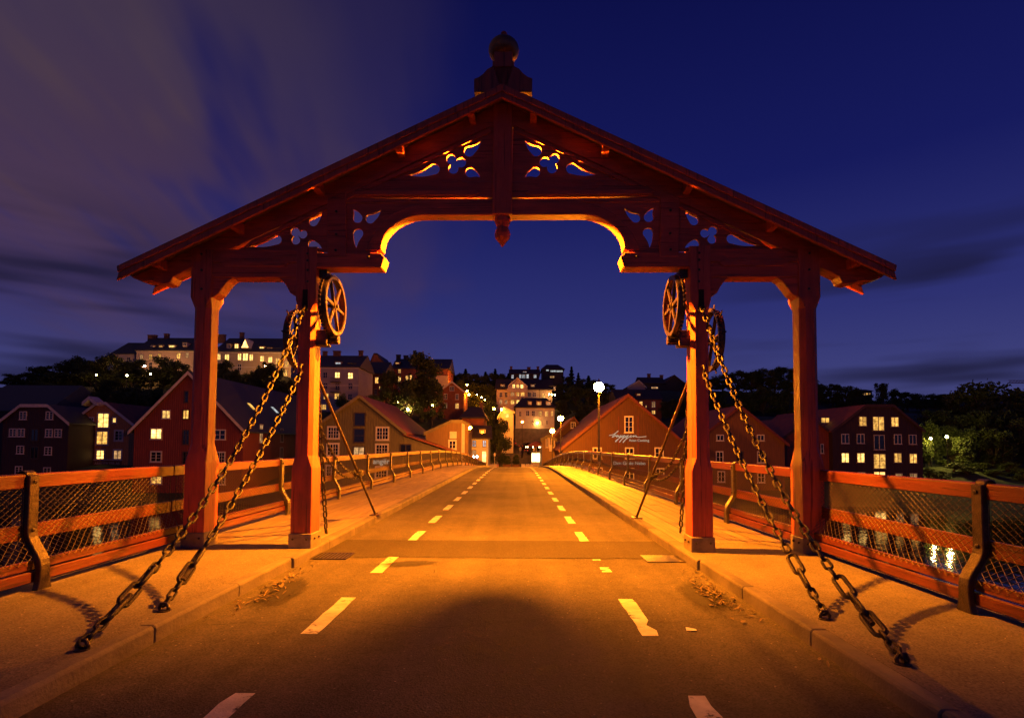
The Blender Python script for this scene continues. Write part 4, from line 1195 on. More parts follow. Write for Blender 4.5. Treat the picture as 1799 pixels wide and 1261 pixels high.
# ---- olive warehouse with its lean-to
D = 75
b = gable_house('warehouse', 'olive green boarded warehouse with red tiled roof and white windows', 'warehouse', [(546, 757), (633, 696.5), (709, 758)], D, 22, W_OLIVE, TILER, WATERZ - .5, TRIMO,
    [(586, 760, 23, 23, 'd', (4, 3), FRAMEW, .2), (585, 789.5, 23, 23, 'd', (4, 3), FRAMEW, .2), (672, 761.5, 23.5, 23.5, 'd', (4, 3), FRAMEW, .2), (671, 790, 23.5, 22, 'd', (4, 3), FRAMEW, .2), (582, 827, 20, 22, 'd', (4, 3), FRAMEW, .2), (670, 829.5, 23, 22, 'd', (4, 3), FRAMEW, .2)], .36)
window(b, 632, 736.5, 20.5, 24, D, 'd', (1, 1), FRAMED, .12, name='loading_door'); window(b, 631, 765, 20.5, 25, D, 'd', (1, 2), FRAMED, .12, name='loading_door'); window(b, 630.7, 793, 20.5, 18, D, 'm', (2, 1), FRAMED, .12, name='loading_door')
lettering(b, 'angër', 670, 810.5, 29, D, SIGNM, bold=.01)
p = at(688, 810.5, D); m = MB(); m.box(p.x - .06, p.x + .06, D - .08, D - .02, p.z - .3, p.z + .3); m.build('sign_lettering', SIGNM, b)
pa, pb = at(709.5, 764, D), at(789, 791.5, D)
m = MB(); m.prism([(pa.x, WATERZ), (pb.x, WATERZ), (pb.x, pb.z - .2), (pa.x, pa.z - .2)], D + .02, D + 14); m.build('lean_to_wall', W_OLIVE, b)
m = MB(); m.prism([(pa.x - .1, pa.z), (pb.x + .4, pb.z - .1), (pb.x + .4, pb.z + .12), (pa.x - .1, pa.z + .22)], D - .4, D + 14.3); m.build('lean_to_roof', TILER, b)
window(b, 713, 790, 20, 20, D, 'd', (2, 1), FRAMED, .12, name='loading_door', off=-.02)
# ---- yellow barn, white shop and the brown house behind
D = 78
b = gable_house('barn', 'yellow ochre boarded shed with low gable and white sign', 'shed', [(748, 761), (793, 740.5), (812, 740.5), (823, 746)], D, 9, W_YEL, TILE, WATERZ - .5, TRIMO, [(795, 781, 15, 17, 'd', (2, 2), FRAMEW, .2)], .4, overh=.25)
p = at(796.3, 764, D); m = MB(); m.box(p.x - .5, p.x + .5, D - .09, D - .02, p.z - .5, p.z + .5); m.build('sign_board', TRIMW, b)
p = at(814, 770, D); m = MB(); m.box(p.x - .25, p.x + .2, D - .06, D - .004, -5, p.z + 2.2); m.build('corner_board', TRIMW, b)
D = 92
b = block_house('town_house', 'brown town house with dark hipped roof above the white shop', 'house', 812, 850, 735, 717, D, 9, W_BRICK, TILE, -3, hip=.35, chim=((846, .6, .8),))
D = 84
b = block_house('shop_house', 'white boarded shop house with bright lit doorway and dormer', 'house', 821, 858, 771, 750, D, 7, W_MINT, TILE, -3.2, [(833, 779, 8, 13, 'c', (2, 2), FRAMEG, .1), (851, 779, 7, 13, 'c', (2, 2), FRAMEG, .1), (833, 799, 8, 18, 'm', (2, 1), FRAMEG, .1)], dorm=((847.5, 760, 8, 9, 'd'),), hip=.05)
window(b, 850.5, 802, 8.5, 20, D, 'b', (1, 1), FRAMEW, .1, name='shop_door')
# ---- restaurant warehouse right of the bridge
D = 72
b = gable_house('warehouse', 'rust red restaurant warehouse with white script sign on its gable', 'warehouse', [(988, 787), (1102.5, 695), (1211, 788)], D, 30, W_REST, TILER, WATERZ - .5, TRIMR,
    [(1104.7, 745.5, 15.5, 29, 'd', (2, 3), FRAMEW, .14), (1049, 796, 15.5, 20, 'd', (2, 2), FRAMEW, .14), (1105.8, 796, 15.5, 20, 'd', (2, 2), FRAMEW, .14), (1157.8, 796, 15.5, 20, 'd', (2, 2), FRAMEW, .14), (1051, 831, 15.5, 20, 'd', (2, 2), FRAMEW, .14), (1106, 832, 15.5, 20, 'd', (2, 2), FRAMEW, .14), (1159, 832, 15.5, 20, 'd', (2, 2), FRAMEW, .14)], .3)
lettering(b, 'Asian Cooking', 1122.5, 773.5, 35.5, D, SIGNM, bold=.004)
lettering(b, 'Den Gode Nabo', 1105.5, 813.5, 56, D, SIGNM, bold=.004)
# handwritten script: strokes traced in the sign's own plane
Z4 = lambda pts: [(1030 + x / 9.7, 720 + y / 9.7) for x, y in pts]
strokes = [[(388, 435), (415, 428), (445, 422), (475, 408), (505, 388), (530, 370), (545, 355), (535, 362), (505, 390), (475, 425), (450, 450), (438, 460), (450, 462), (470, 452), (490, 435), (500, 428), (492, 440), (500, 445)],
           [(500, 445), (520, 432), (535, 428), (520, 448), (512, 462), (530, 455), (548, 440), (556, 432), (546, 452), (558, 458), (580, 440), (592, 428), (570, 465), (540, 500), (512, 530), (500, 542), (498, 530), (530, 500), (580, 470)],
           [(580, 470), (600, 450), (622, 434), (604, 450), (598, 462), (618, 456), (640, 436), (652, 428), (630, 462), (600, 505), (570, 542), (563, 545), (590, 512), (640, 474)],
           [(640, 474), (662, 450), (684, 436), (668, 448), (660, 462), (680, 458), (702, 438), (716, 430), (692, 466), (660, 512), (632, 548), (624, 552), (650, 518), (705, 478)],
           [(705, 478), (735, 455), (760, 440), (768, 432), (752, 438), (742, 455), (756, 463), (780, 452), (800, 440)], [(800, 440), (812, 434), (800, 462), (820, 446), (842, 436), (850, 442), (842, 458), (860, 460), (900, 462), (950, 458), (1000, 453), (1022, 452)]]
m = MB()
for stx in strokes:
    P = [at(x, y, D) for x, y in Z4(stx)]
    # smooth the stroke
    Q = []
    for i in range(len(P) - 1):
        a0 = P[max(0, i - 1)]; a1 = P[i]; a2 = P[i + 1]; a3 = P[min(len(P) - 1, i + 2)]
        for k in range(4):
            t = k / 4; Q.append(.5 * ((2 * a1) + (a2 - a0) * t + (2 * a0 - 5 * a1 + 4 * a2 - a3) * t * t + (3 * a1 - a0 - 3 * a2 + a3) * t ** 3))
    Q.append(P[-1])
    m.tube([q + Vector((0, -.06, 0)) for q in Q], .042, 5)
m.build('sign_lettering', SIGNM, b)
for x in (1087, 1121):     # hoist door edges
    p = at(x, 760, D); m = MB(); m.box(p.x - .06, p.x + .06, D - .05, D - .002, -6, at(x, 731, D).z); m.build('door_edge', TRIMR, b)
D = 78
b = gable_house('warehouse', 'brown boarded warehouse with red verge between restaurant and dark block', 'warehouse', [(1220, 776), (1298, 714.5), (1378, 778)], D, 22, W_BROWN, TILER, WATERZ - .5, TRIMR,
    [(1336, 769, 14, 11, 'd', (2, 1), FRAMEW, .12), (1265, 769, 13, 11, 'd', (2, 1), FRAMEW, .12), (1336.5, 803, 14, 21, 'd', (2, 2), FRAMEW, .14), (1264, 803, 13.5, 21, 'd', (2, 2), FRAMEW, .14), (1267, 837, 13, 19, 'd', (2, 2), FRAMEW, .14), (1337, 838, 13, 19, 'd', (2, 2), FRAMEW, .14)], .33)
window(b, 1299.5, 803, 12, 21, D, 'd', (2, 1), FRAMED, .12, name='loading_door')
D = 86
b = gable_house('warehouse', 'narrow red warehouse squeezed beside the dark lit block', 'warehouse', [(1366, 775), (1422, 733), (1461, 764)], D, 22, W_RED, TILER, WATERZ - .5, TRIMD, [(1444, 788, 5, 17, 'd', (1, 2), FRAMEW, .1)], .35)
p = at(1459, 764, D); m = MB(); m.tube([(p.x, D - .12, -6), (p.x, D - .12, p.z - .3)], .06, 6); m.build('downpipe', TRIMW, b)
D = 85
fr = FRAMEG
b = gable_house('warehouse', 'dark plum warehouse block with four rows of lit windows by the park', 'warehouse', [(1462, 757), (1519, 713), (1568, 713), (1620, 756)], D, 28, W_PLUM, TILER, WATERZ - .5, TRIMD,
    [(1515.5, 740, 13, 17, 'l', g2, fr, .07), (1543, 744, 20, 25, 'l', g2, fr, .07), (1571.8, 741, 13, 17, 'l', (2, 1), fr, .07), (1484.6, 770.6, 13.5, 17, 'd', (2, 1), FRAMEW, .08), (1511.6, 770.6, 13.5, 17, 'd', (2, 1), FRAMEW, .08), (1544.4, 777, 19, 26, 'd', (2, 1), FRAMEW, .08), (1577, 771.5, 13.5, 17, 'd', (2, 1), FRAMEW, .08), (1603, 772, 13.5, 17, 'd', (2, 1), FRAMEW, .08),
     (1484.6, 804, 13.5, 17, 'b', (2, 1), fr, .07), (1512, 804, 13.5, 17, 'b', (2, 1), fr, .07), (1545, 810, 21, 26, 'l', (2, 2), fr, .07), (1577, 804, 13.5, 17, 'l', (2, 1), fr, .07), (1604, 805, 13.5, 17, 'l', (2, 1), fr, .07),
     (1485.5, 836, 13, 16, 'l', (2, 1), fr, .07), (1513, 837, 13, 16, 'm', (2, 1), fr, .07), (1545, 840, 20, 24, 'b', (2, 1), fr, .07), (1579, 839, 13, 16, 'm', (2, 1), fr, .07), (1604.6, 839, 13, 16, 'm', (2, 1), fr, .07)], .4, overh=.3)
window(b, 1449.5, 738, 15, 10, D + 4, 'l', (2, 1), fr, .08, name='roof_window')
# ---- hill houses, left
D = 150
b = block_house('apartment_block', 'long pale apartment block on the wooded hill with lit attic windows', 'apartments', 240, 345, 616, 597, D, 12, W_PINK, SLATE, 16, [(249, 627, 6, 9, 'm', (2, 2), FRAMEG, .08), (265, 627, 6, 10, 'l', (2, 2), FRAMEG, .08), (280, 626, 6, 10, 'l', (2, 2), FRAMEG, .08), (314, 625, 7, 10, 'l', (2, 2), FRAMEG, .08), (329, 624, 6, 10, 'm', (2, 2), FRAMEG, .08), (297, 641, 6, 10, 'd', (2, 2), FRAMEG, .08), (314, 641, 6, 10, 'd', (2, 2), FRAMEG, .08), (265, 642, 6, 10, 'd', (2, 2), FRAMEG, .08)],
    hip=.03, chim=((268, 2.4, .8), (293, 1.2, 1.2)), dorm=((268, 610, 5, 6, 'd'), (282.6, 610, 6, 6, 'l'), (302, 609, 11, 5, 'b'), (325, 605, 6, 5, 'd')), trim=TRIMW)
b = block_house('apartment_block', 'lower pale wing at the end of the apartment block on the hill', 'apartments', 199, 238, 622, 606, D + 3, 11, W_PINK, SLATE, 14, [(212, 632, 6, 9, 'd', (2, 2), FRAMEG, .08), (226, 632, 6, 9, 'd', (2, 2), FRAMEG, .08)], hip=.1)
D = 145
b = block_house('apartment_block', 'cream apartment block with blazing windows and pointed gable dormer', 'apartments', 380, 512, 618, 597, D, 12, W_CREAM, SLATE, 15,
    [(385, 627, 6, 11, 'b', (2, 2), FRAMEW, .08), (399, 628, 8, 12, 'b', (2, 2), FRAMEW, .08), (421, 627, 6.5, 12, 'b', (2, 1), FRAMEW, .08), (431.4, 627, 9, 13, 'b', (2, 1), FRAMEW, .08), (441.6, 628, 6.5, 12, 'b', (2, 1), FRAMEW, .08), (460.7, 630, 7, 10, 'b', (2, 1), FRAMEW, .08), (475, 632, 7, 10, 'b', (2, 1), FRAMEW, .08), (488, 634, 7, 10, 'l', (2, 1), FRAMEW, .08), (504, 640, 7, 10, 'l', (2, 1), FRAMEW, .08), (501, 655, 8, 11, 'l', (2, 1), FRAMEW, .08), (501, 670, 8, 11, 'l', (2, 1), FRAMEW, .08), (421, 645, 6.5, 11, 'd', (2, 1), FRAMEW, .08), (399, 643, 7, 9, 'l', (2, 1), FRAMEW, .08)],
    hip=.03, chim=((389, 2.2, 1.0), (425, 1.0, 1.6)), dorm=((415.7, 608, 7, 8, 'b'), (460, 613, 8, 8, 'b'), (473.6, 615.5, 8, 8, 'b'), (487.8, 617, 8, 8, 'b'), (402, 608, 6, 7, 'd')), trim=TRIMW)
p = at(432, 612, D); m = MB(); m.prism([(p.x - 1.15, p.z), (p.x + 1.15, p.z), (p.x, p.z + 2.7)], D - .5, D + 4); m.build('gable_dormer', TRIMW, b)
m = MB(); m.prism([(p.x - .9, p.z + .15), (p.x + .9, p.z + .15), (p.x, p.z + 2.3)], D - .54, D - .505); m.build('gable_window', LITB, b)
D = 122
bal = [(591, 668), (591, 686)]
b = block_house('apartment_block', 'grey rendered apartment block with two iron balconies', 'apartments', 536, 630, 645, 627, D, 12, W_GREY, SLATE, 5,
    [(571.6, 659, 8, 11, 'd', (2, 2), FRAMEG, .1), (593, 659, 9, 11, 'b', (2, 2), FRAMEW, .1), (616, 660, 9, 11, 'b', (2, 2), FRAMEW, .1), (571.6, 678, 8, 11, 'd', (2, 2), FRAMEG, .1), (593, 679, 8, 12, 'd', (2, 1), FRAMEG, .1), (615.6, 678.5, 8, 11, 'd', (2, 2), FRAMEG, .1), (573, 696, 9, 11, 'l', (2, 2), FRAMEW, .1), (592, 696, 9, 11, 'l', (2, 2), FRAMEW, .1), (615, 697, 8, 11, 'd', (2, 2), FRAMEG, .1), (569, 715, 9, 10, 'l', (3, 2), FRAMEW, .1), (549, 660, 8, 11, 'd', (2, 2), FRAMEG, .1), (549, 678, 8, 11, 'd', (2, 2), FRAMEG, .1)],
    chim=((571, .9, 1.0), (592, 1.6, 1.1), (634, .9, 1.2)), dorm=((594, 640, 10, 8, 'c'), (618, 641.5, 12, 4, 'c')), trim=TRIMW)
for px, py in bal:
    p = at(px, py, D); m = MB(); m.box(p.x - 1.1, p.x + 1.1, D - 1.0, D - .01, p.z - .5, p.z - .38)
    for k in range(11): m.box(p.x - 1.08 + k * .214, p.x - 1.05 + k * .214, D - .98, D - .94, p.z - .38, p.z + .45)
    m.box(p.x - 1.1, p.x + 1.1, D - 1.0, D - .92, p.z + .452, p.z + .52); m.build('balcony', IRON, b)
D = 136
b = block_house('apartment_block', 'red brick apartment wing beside the grey block', 'apartments', 632, 674, 657, 638, D, 12, W_BRICK, SLATE, 6, [(642, 651, 5, 7, 'l', (2, 2), FRAMEW, .08), (645.6, 667, 4.5, 10, 'l', (2, 2), FRAMEW, .08), (651, 665, 3, 5, 'l', (1, 1), FRAMEW, .08), (662, 668, 6, 11, 'l', (2, 2), FRAMEW, .08), (645, 686, 5, 10, 'd', (2, 2), FRAMEG, .08), (660, 688, 5, 10, 'd', (2, 2), FRAMEG, .08), (668, 681, 4, 5, 'l', (1, 1), FRAMEW, .08)])
D = 150
b = gable_house('apartment_block', 'brick stepped gable end of the long apartment row on the hill', 'apartments', [(646, 648), (654, 628), (657, 622), (663, 622), (666, 628), (690, 652)], D - 2, 12, W_BRICK, SLATE, 8, TRIMD, [(684, 656, 4, 6, 'l', (2, 1), FRAMEW, .08)], overh=.2)
b = block_house('apartment_block', 'long dark brick apartment row with scattered lit windows behind tall tree', 'apartments', 690, 787, 648, 632, D, 13, W_BRICK, SLATE, 8,
    [(702, 652, 5, 7, 'l', (2, 2), FRAMEW, .08), (694.5, 660, 4, 6, 'l', (2, 1), FRAMEW, .08), (702, 666, 5, 11, 'b', (2, 2), FRAMEW, .08), (715, 664, 5, 9, 'l', (2, 2), FRAMEW, .08), (722, 663, 4, 8, 'l', (2, 2), FRAMEW, .08), (714.6, 679, 5, 9, 'l', (2, 2), FRAMEW, .08), (722, 679, 4.5, 9, 'l', (2, 2), FRAMEW, .08), (715, 693, 5, 8, 'l', (2, 2), FRAMEW, .08), (722, 694, 4.5, 9, 'l', (2, 2), FRAMEW, .08), (708, 705, 5, 6, 'l', (2, 1), FRAMEW, .08), (722, 708, 3, 9, 'b', (1, 1), FRAMEW, .08), (702, 680, 5, 9, 'd', (2, 2), FRAMEW, .08)],
    chim=((700, 1.2, 1.2), (713, 1.2, 1.0)), dorm=((698, 638, 7, 2.5, 'l'), (724.5, 638, 6, 3.5, 'l')))
p0, p1 = at(760, 660, D), at(787, 690, D)
m = MB(); m.box(p0.x, p1.x, D - .5, D - .01, p1.z, p0.z); m.build('white_end_wall', W_CREAM, b)
D = 128
gable_house('town_house', 'small red brick gabled house below the three stacked street lamps', 'house', [(774, 686), (794, 671), (815, 688)], D, 10, W_BRICK, TILE, 4, TRIMW, [(794, 682.5, 8, 8, 'd', (2, 2), FRAMEW, .12), (783, 696.5, 6, 10, 'd', (2, 2), FRAMEW, .1), (803, 697, 6, 10, 'd', (2, 2), FRAMEW, .1), (783, 712, 6, 9, 'm', (2, 1), FRAMEW, .1), (803, 713, 6.5, 10, 'l', (2, 1), FRAMEW, .1)], None, overh=.35)
# ---- hill houses, middle
D = 185
block_house('villa', 'dark roofed villa with cool lit windows on the hilltop', 'house', 896, 947, 657, 649, D, 10, W_DARK, TILE, 14, [(900.4, 661.5, 4, 6.5, 'c', (2, 1), FRAMEW, .08), (914, 661, 4, 7, 'c', (2, 1), FRAMEW, .08), (920, 661, 6, 7, 'c', (3, 1), FRAMEW, .08), (927, 661, 4, 7, 'c', (2, 1), FRAMEW, .08), (940, 661, 5, 6.5, 'c', (2, 1), FRAMEW, .08)], chim=((898, .8, 1.0), (929, 1.2, .8), (945, .8, 1.0)), dorm=((922, 653.5, 7, 2.2, 'c'),))
D = 192
block_house('villa', 'modern hipped villa with a glowing ribbon window on the hilltop', 'house', 953, 990, 649, 640.5, D, 10, W_DARK, TILE, 16, [(977.6, 652, 22, 3.6, 'c', (4, 1), FRAMED, .06), (962, 650.5, 5, 3, 'c', (1, 1), FRAMED, .06), (970, 662, 8, 4, 'm', (2, 1), FRAMED, .06)], hip=.28)
D = 150
b = block_house('timber_villa', 'pale timber villa with carved front gable and lit balcony windows', 'house', 872.5, 947, 684.5, 667, D, 11, W_PINK, TILE, 8,
    [(880, 693.5, 5.5, 9.5, 'd', (2, 2), FRAMEW, .1), (889, 693.5, 5.5, 9.5, 'd', (2, 2), FRAMEW, .1), (930, 693, 6, 9, 'd', (2, 2), FRAMEW, .1), (939, 693, 6, 9, 'd', (2, 2), FRAMEW, .1), (880, 706, 6, 8, 'm', (2, 2), FRAMEW, .1), (889, 706, 6, 8, 'm', (2, 2), FRAMEW, .1)], dorm=((883, 679, 6, 6, 'm'), (936, 679, 6, 6, 'm')))
DD = D - 1.5
P = [at(x, y, DD) for x, y in ((892, 680.5), (909, 665.5), (926.5, 680.5))]
m = MB(); m.prism([(P[0].x, 8), (P[0].x, P[0].z), (P[1].x, P[1].z), (P[2].x, P[2].z), (P[2].x, 8)], DD, D + 5); m.build('front_gable', W_PINK, b)
for a_, b_ in ((P[0], P[1]), (P[1], P[2])):
    m = MB(); m.prism([(a_.x, a_.z + .02), (b_.x, b_.z + .02), (b_.x, b_.z + .4), (a_.x, a_.z + .4)], DD - .6, D + 5); m.build('gable_roof', TRIMW, b)
for x, y, w, h, l in ((902.5, 678.4, 5, 7, 'b'), (909.8, 678.4, 5, 7, 'l'), (917, 678.8, 5, 7, 'b'), (900.4, 692, 7, 7.5, 'm'), (909.8, 692.5, 5, 8.5, 'l'), (918.4, 692, 7, 7.5, 'l'), (900.4, 706, 7, 8, 'l'), (910, 706, 5.5, 8, 'b'), (918.4, 706, 7, 8, 'l')): window(b, x, y, w, h, DD, l, (2, 2), FRAMEW, .08)
for y in (685.5, 699):
    p = at(909, y, DD); m = MB(); m.box(p.x - 2.8, p.x + 2.8, DD - 1.2, DD - .01, p.z - .6, p.z + .4); m.build('balcony', W_PINK, b)
b = block_house('town_house', 'pale annex house with row of terrace lights next to the timber villa', 'house', 948, 970, 685, 667, D + 1, 10, W_PINK, TILE, 8, [(955, 695, 5.5, 8, 'l', (2, 1), FRAMEW, .08), (965, 696, 4, 6, 'm', (1, 1), FRAMEW, .08)], dorm=((971, 681.5, 9, 4, 'm'),))
D = 122
b = block_house('town_house', 'white rendered town house with hipped roof facing the street', 'house', 906, 974, 716.5, 700, D, 12, W_WHITE, TILE, 1.5,
    [(927, 726, 6, 10, 'd', (2, 2), FRAMEW, .1), (936.8, 726, 6, 10, 'd', (2, 2), FRAMEW, .1), (949, 726.3, 6, 10, 'l', (2, 2), FRAMEW, .1), (960.5, 726.8, 6, 10, 'l', (2, 2), FRAMEW, .1), (970, 726.3, 5, 10, 'l', (2, 2), FRAMEW, .1), (914, 727, 5, 10, 'd', (2, 2), FRAMEW, .1), (935.8, 743, 5, 9, 'd', (2, 2), FRAMEW, .1), (949.7, 742, 5, 8, 'l', (2, 2), FRAMEW, .1), (961, 742, 5, 8, 'd', (2, 2), FRAMEW, .1), (926, 757, 4, 5, 'd', (2, 1), FRAMED, .08), (936, 758, 4, 6, 'd', (1, 1), FRAMED, .08)], hip=.22, dorm=((947, 709, 6.5, 6.5, 'l'), (963.6, 709, 6.5, 6.5, 'm'), (931, 707.5, 4, 3, 'l')))
p0, p1 = at(906, 752.5, D), at(974, 775, D)
m = MB(); m.box(p0.x - .1, p1.x + .1, D - .14, D - .005, 0, p0.z); m.build('stone_plinth', QUAY, b)
D = 114
gable_house('town_house', 'small white gabled house with wall lamp beside the climbing street', 'house', [(876, 731), (884, 716.5), (902, 724)], D, 9, W_WHITE, TILE, -1, TRIMW, [(891, 730, 6, 7.5, 'b', (2, 1), FRAMEW, .1), (891, 743, 5, 7, 'd', (2, 1), FRAMEW, .1)], overh=.3)
# ---- right of the street
D = 96
b = gable_house('town_house', 'red gabled house behind the bridge lamps with one white window', 'house', [(962, 781), (1008, 733.5), (1046, 781)], D, 14, W_REST, TILER, -5, TRIMR, [(1007, 747, 9, 11, 'd', (2, 2), FRAMEW, .14)], .35)
D = 84
b = gable_house('warehouse', 'low orange boarded shed with tall white window bars by the bridge end', 'shed', [(952, 772), (963, 766), (976, 772)], D, 8, W_YEL, TILE, -5, TRIMO, [(961, 777, 4, 18, 'd', (1, 1), FRAMEW, .12), (966.5, 777, 4, 18, 'd', (1, 1), FRAMEW, .12), (972, 777, 4, 18, 'd', (1, 1), FRAMEW, .12)], None, overh=.2)
p = at(968, 787, D); m = MB(); m.box(p.x - .28, p.x + .28, D - .2, D - .15, p.z - .5, p.z + .5); m.build('sign_board', TRIMW, b)
D = 140
block_house('hill_house', 'brown hill house with lit windows above the restaurant roof', 'house', 1084, 1162, 702, 684, D, 11, W_BRICK, TILE, 3, [(1126, 710, 6, 10, 'l', (2, 2), FRAMEW, .1), (1148, 710.5, 7, 11, 'm', (2, 2), FRAMEW, .1), (1148, 724, 7, 7, 'l', (2, 2), FRAMEW, .1), (1135, 714, 3, 4, 'l', (1, 1), FRAMEW, .08)], dorm=((1122, 693, 6, 3, 'l'),))
D = 172
gable_house('hill_house', 'pale gabled hill house with dark roof left of the stacked hill roofs', 'house', [(1104, 680), (1122, 669), (1134, 680)], D, 12, W_PINK, TILE, 12, TRIMW, [], overh=.4)
block_house('hill_house', 'wide dark roofed hill house among the stacked hill roofs', 'house', 1128, 1168, 674, 662, D + 3, 11, W_DARK, TILE, 12, [(1150, 681, 12, 3, 'm', (3, 1), FRAMEW, .06)], chim=((1140, 1, 1.2), (1162, 1, .8)))
gable_house('hill_house', 'dark gabled hill house at the top of the stacked hill roofs', 'house', [(1168, 672), (1184, 659.5), (1203, 674)], D + 4, 12, W_DARK, TILE, 12, TRIMD, [(1180, 689, 5, 3, 'l', (1, 1), FRAMEW, .06)], overh=.4)
# far lights across the park
for px, py, D, w, lb in ((1521, 692, 240, 22, 'far low house glowing between trees under the round tree'), (1668, 711, 220, 26, 'far gabled house with lit stair across the park'), (1772, 727, 190, 34, 'far house with a row of orange windows on the park hill'), (1772, 773, 150, 26, 'far dark house with two lit windows low by the park'), (1800, 780, 140, 22, 'far house end with bright window at the park edge')):
    q = at(px, py, D); zt = terrain(q.x, q.y)
    block_house('far_house', lb, 'house', px - w / 2, px + w / 2, py - 5, py - 11, D, 9, W_DARK, TILE, min(zt, q.z - 2) - 1.5, [(px - w * .3 + k * w * .2, py, 3.0, 3.6, 'lmlml'[k], (1, 1), FRAMED, .05) for k in range(4)], hip=.1)
# ================================================================== trees
BARK = mat('bark', (.06, .045, .035), .9, .3, 3, .5)
LEAFM = {}
def leafmat(name, col):
    m = bpy.data.materials.new(name); m.use_nodes = True
    T = NT(m.node_tree); bs = m.node_tree.nodes['Principled BSDF']
    oi = T.n('ShaderNodeObjectInfo'); g = T.n('ShaderNodeTexCoord'); nz = T.n('ShaderNodeTexNoise', i_Scale=6.0, i_Detail=2.0); T.l(g.outputs['Object'], nz.inputs['Vector'])
    c = T.ramp(T.m('ADD', T.m('MULTIPLY', nz.outputs[0], .8), T.m('MULTIPLY', oi.outputs['Random'], .2)), [(.25, tuple(k * .55 for k in col)), (.75, tuple(k * 1.4 for k in col))])
    T.l(c, bs.inputs['Base Color']); bs.inputs['Roughness'].default_value = .6
    tr = T.n('ShaderNodeBsdfTranslucent'); T.l(c, tr.inputs[0]); mx = T.n('ShaderNodeMixShader', i_0=.3); T.l(bs.outputs[0], mx.inputs[1]); T.l(tr.outputs[0], mx.inputs[2])
    T.l(mx.outputs[0], m.node_tree.nodes['Material Output'].inputs[0])
    return m
LG = leafmat('broad_leaves', (.060, .085, .022)); LC = leafmat('needle_leaves', (.022, .038, .018))
def tree_mesh(kind, seed):
    """unit tree: one metre tall, trunk mesh and crown mesh"""
    rnd = random.Random(seed)
    tm = MB(); cm = MB()
    def leaf(p, s):
        n = Vector((rnd.gauss(0, 1), rnd.gauss(0, 1), rnd.gauss(0, 1) + .4)).normalized(); a = n.orthogonal().normalized(); b = n.cross(a)
        t = rnd.uniform(0, 6.28); a, b = a * math.cos(t) + b * math.sin(t), b * math.cos(t) - a * math.sin(t)
        i = len(cm.v)
        cm.v += [p - a * s, p + b * s * .55, p + a * s, p - b * s * .55]; cm.face([i, i + 1, i + 2, i + 3])
    if kind == 'conifer':
        tm.tube([(0, 0, -.15), (0, 0, .3), (.005, 0, .97)], [.022, .016, .003], 7)
        for k in range(2200):
            z = .08 + .92 * rnd.random() ** 1.35
            r = (1 - z) * .30 * (.65 + .35 * math.sin(z * 60)) * math.sqrt(rnd.random()) + .008
            t = rnd.uniform(0, 6.28)
            leaf(Vector((r * math.cos(t), r * math.sin(t), z - r * .25)), rnd.uniform(.018, .036))
    else:
        lean = rnd.uniform(-.03, .03)
        th = .13 if kind == 'round' else .16
        tm.tube([(0, 0, -.2), (0, 0, .0), (lean, 0, th), (lean * 1.5, lean, .62)], [.045, .036, .026, .008], 8)
        clumps = []
        nc = 24 if kind == 'round' else 26
        for k in range(nc):
            t = rnd.uniform(0, 6.28); h = rnd.random()
            zc = th + .05 + (.88 - th) * h
            rr = (.36 if kind == 'round' else .26) * math.sqrt(max(.08, 1 - ((zc - .50) / .46) ** 2)) * rnd.uniform(.35, 1.0)
            c = Vector((rr * math.cos(t), rr * math.sin(t), zc)); clumps.append((c, rnd.uniform(.085, .15)))
            base_ = Vector((lean, 0, th * rnd.uniform(.75, 1.5)))
            tm.tube([base_, base_.lerp(c, .5) + Vector((0, 0, .02)), c], [.016, .010, .003], 5)
        clumps.append((Vector((0, 0, .84)), .13)); clumps.append((Vector((.05, .03, .55)), .2))
        for c, r in clumps:
            for k in range(170 if r < .18 else 260):
                d = Vector((rnd.gauss(0, 1), rnd.gauss(0, 1), rnd.gauss(0, 1))).normalized() * r * (rnd.random() ** .4) * rnd.uniform(.75, 1.25)
                d.z *= .8
                leaf(c + d, rnd.uniform(.015, .034))
    return tm.mesh('trunk', BARK), cm.mesh('crown', LC if kind == 'conifer' else LG)
TREES = {('round', 0): tree_mesh('round', 1), ('round', 1): tree_mesh('round', 2), ('round', 2): tree_mesh('round', 3), ('tall', 0): tree_mesh('tall', 4), ('tall', 1): tree_mesh('tall', 5), ('conifer', 0): tree_mesh('conifer', 6), ('conifer', 1): tree_mesh('conifer', 7)}
TN = [0]
def tree(px, py, Y, wide, kind, label, group=None, minh=3.5):
    """tree whose top shows at px,py: it stands on the ground there, so its height follows"""
    q = at(px, py, Y); z0 = terrain(q.x, Y)
    h = max(minh, q.z - z0)
    TN[0] += 1; v = TN[0] % len([k for k in TREES if k[0] == kind])
    tmesh, cmesh = TREES[(kind, v)]
    t = thing('conifer_tree' if kind == 'conifer' else 'broadleaf_tree' if h > 4.5 else 'shrub', label, 'tree' if h > 4.5 else 'shrub', (q.x, Y, z0), rotz=TN[0] * 1.7, group=group)
    sxy = wide * Y / F / (.72 if kind == 'round' else .55 if kind == 'tall' else .30)
    for nm, me in (('trunk', tmesh), ('crown', cmesh)):
        o = link(nm, me, t); o.scale = (sxy, sxy, h)
    return t
A = 'leafy tree on the dark slope below the pale apartment block'
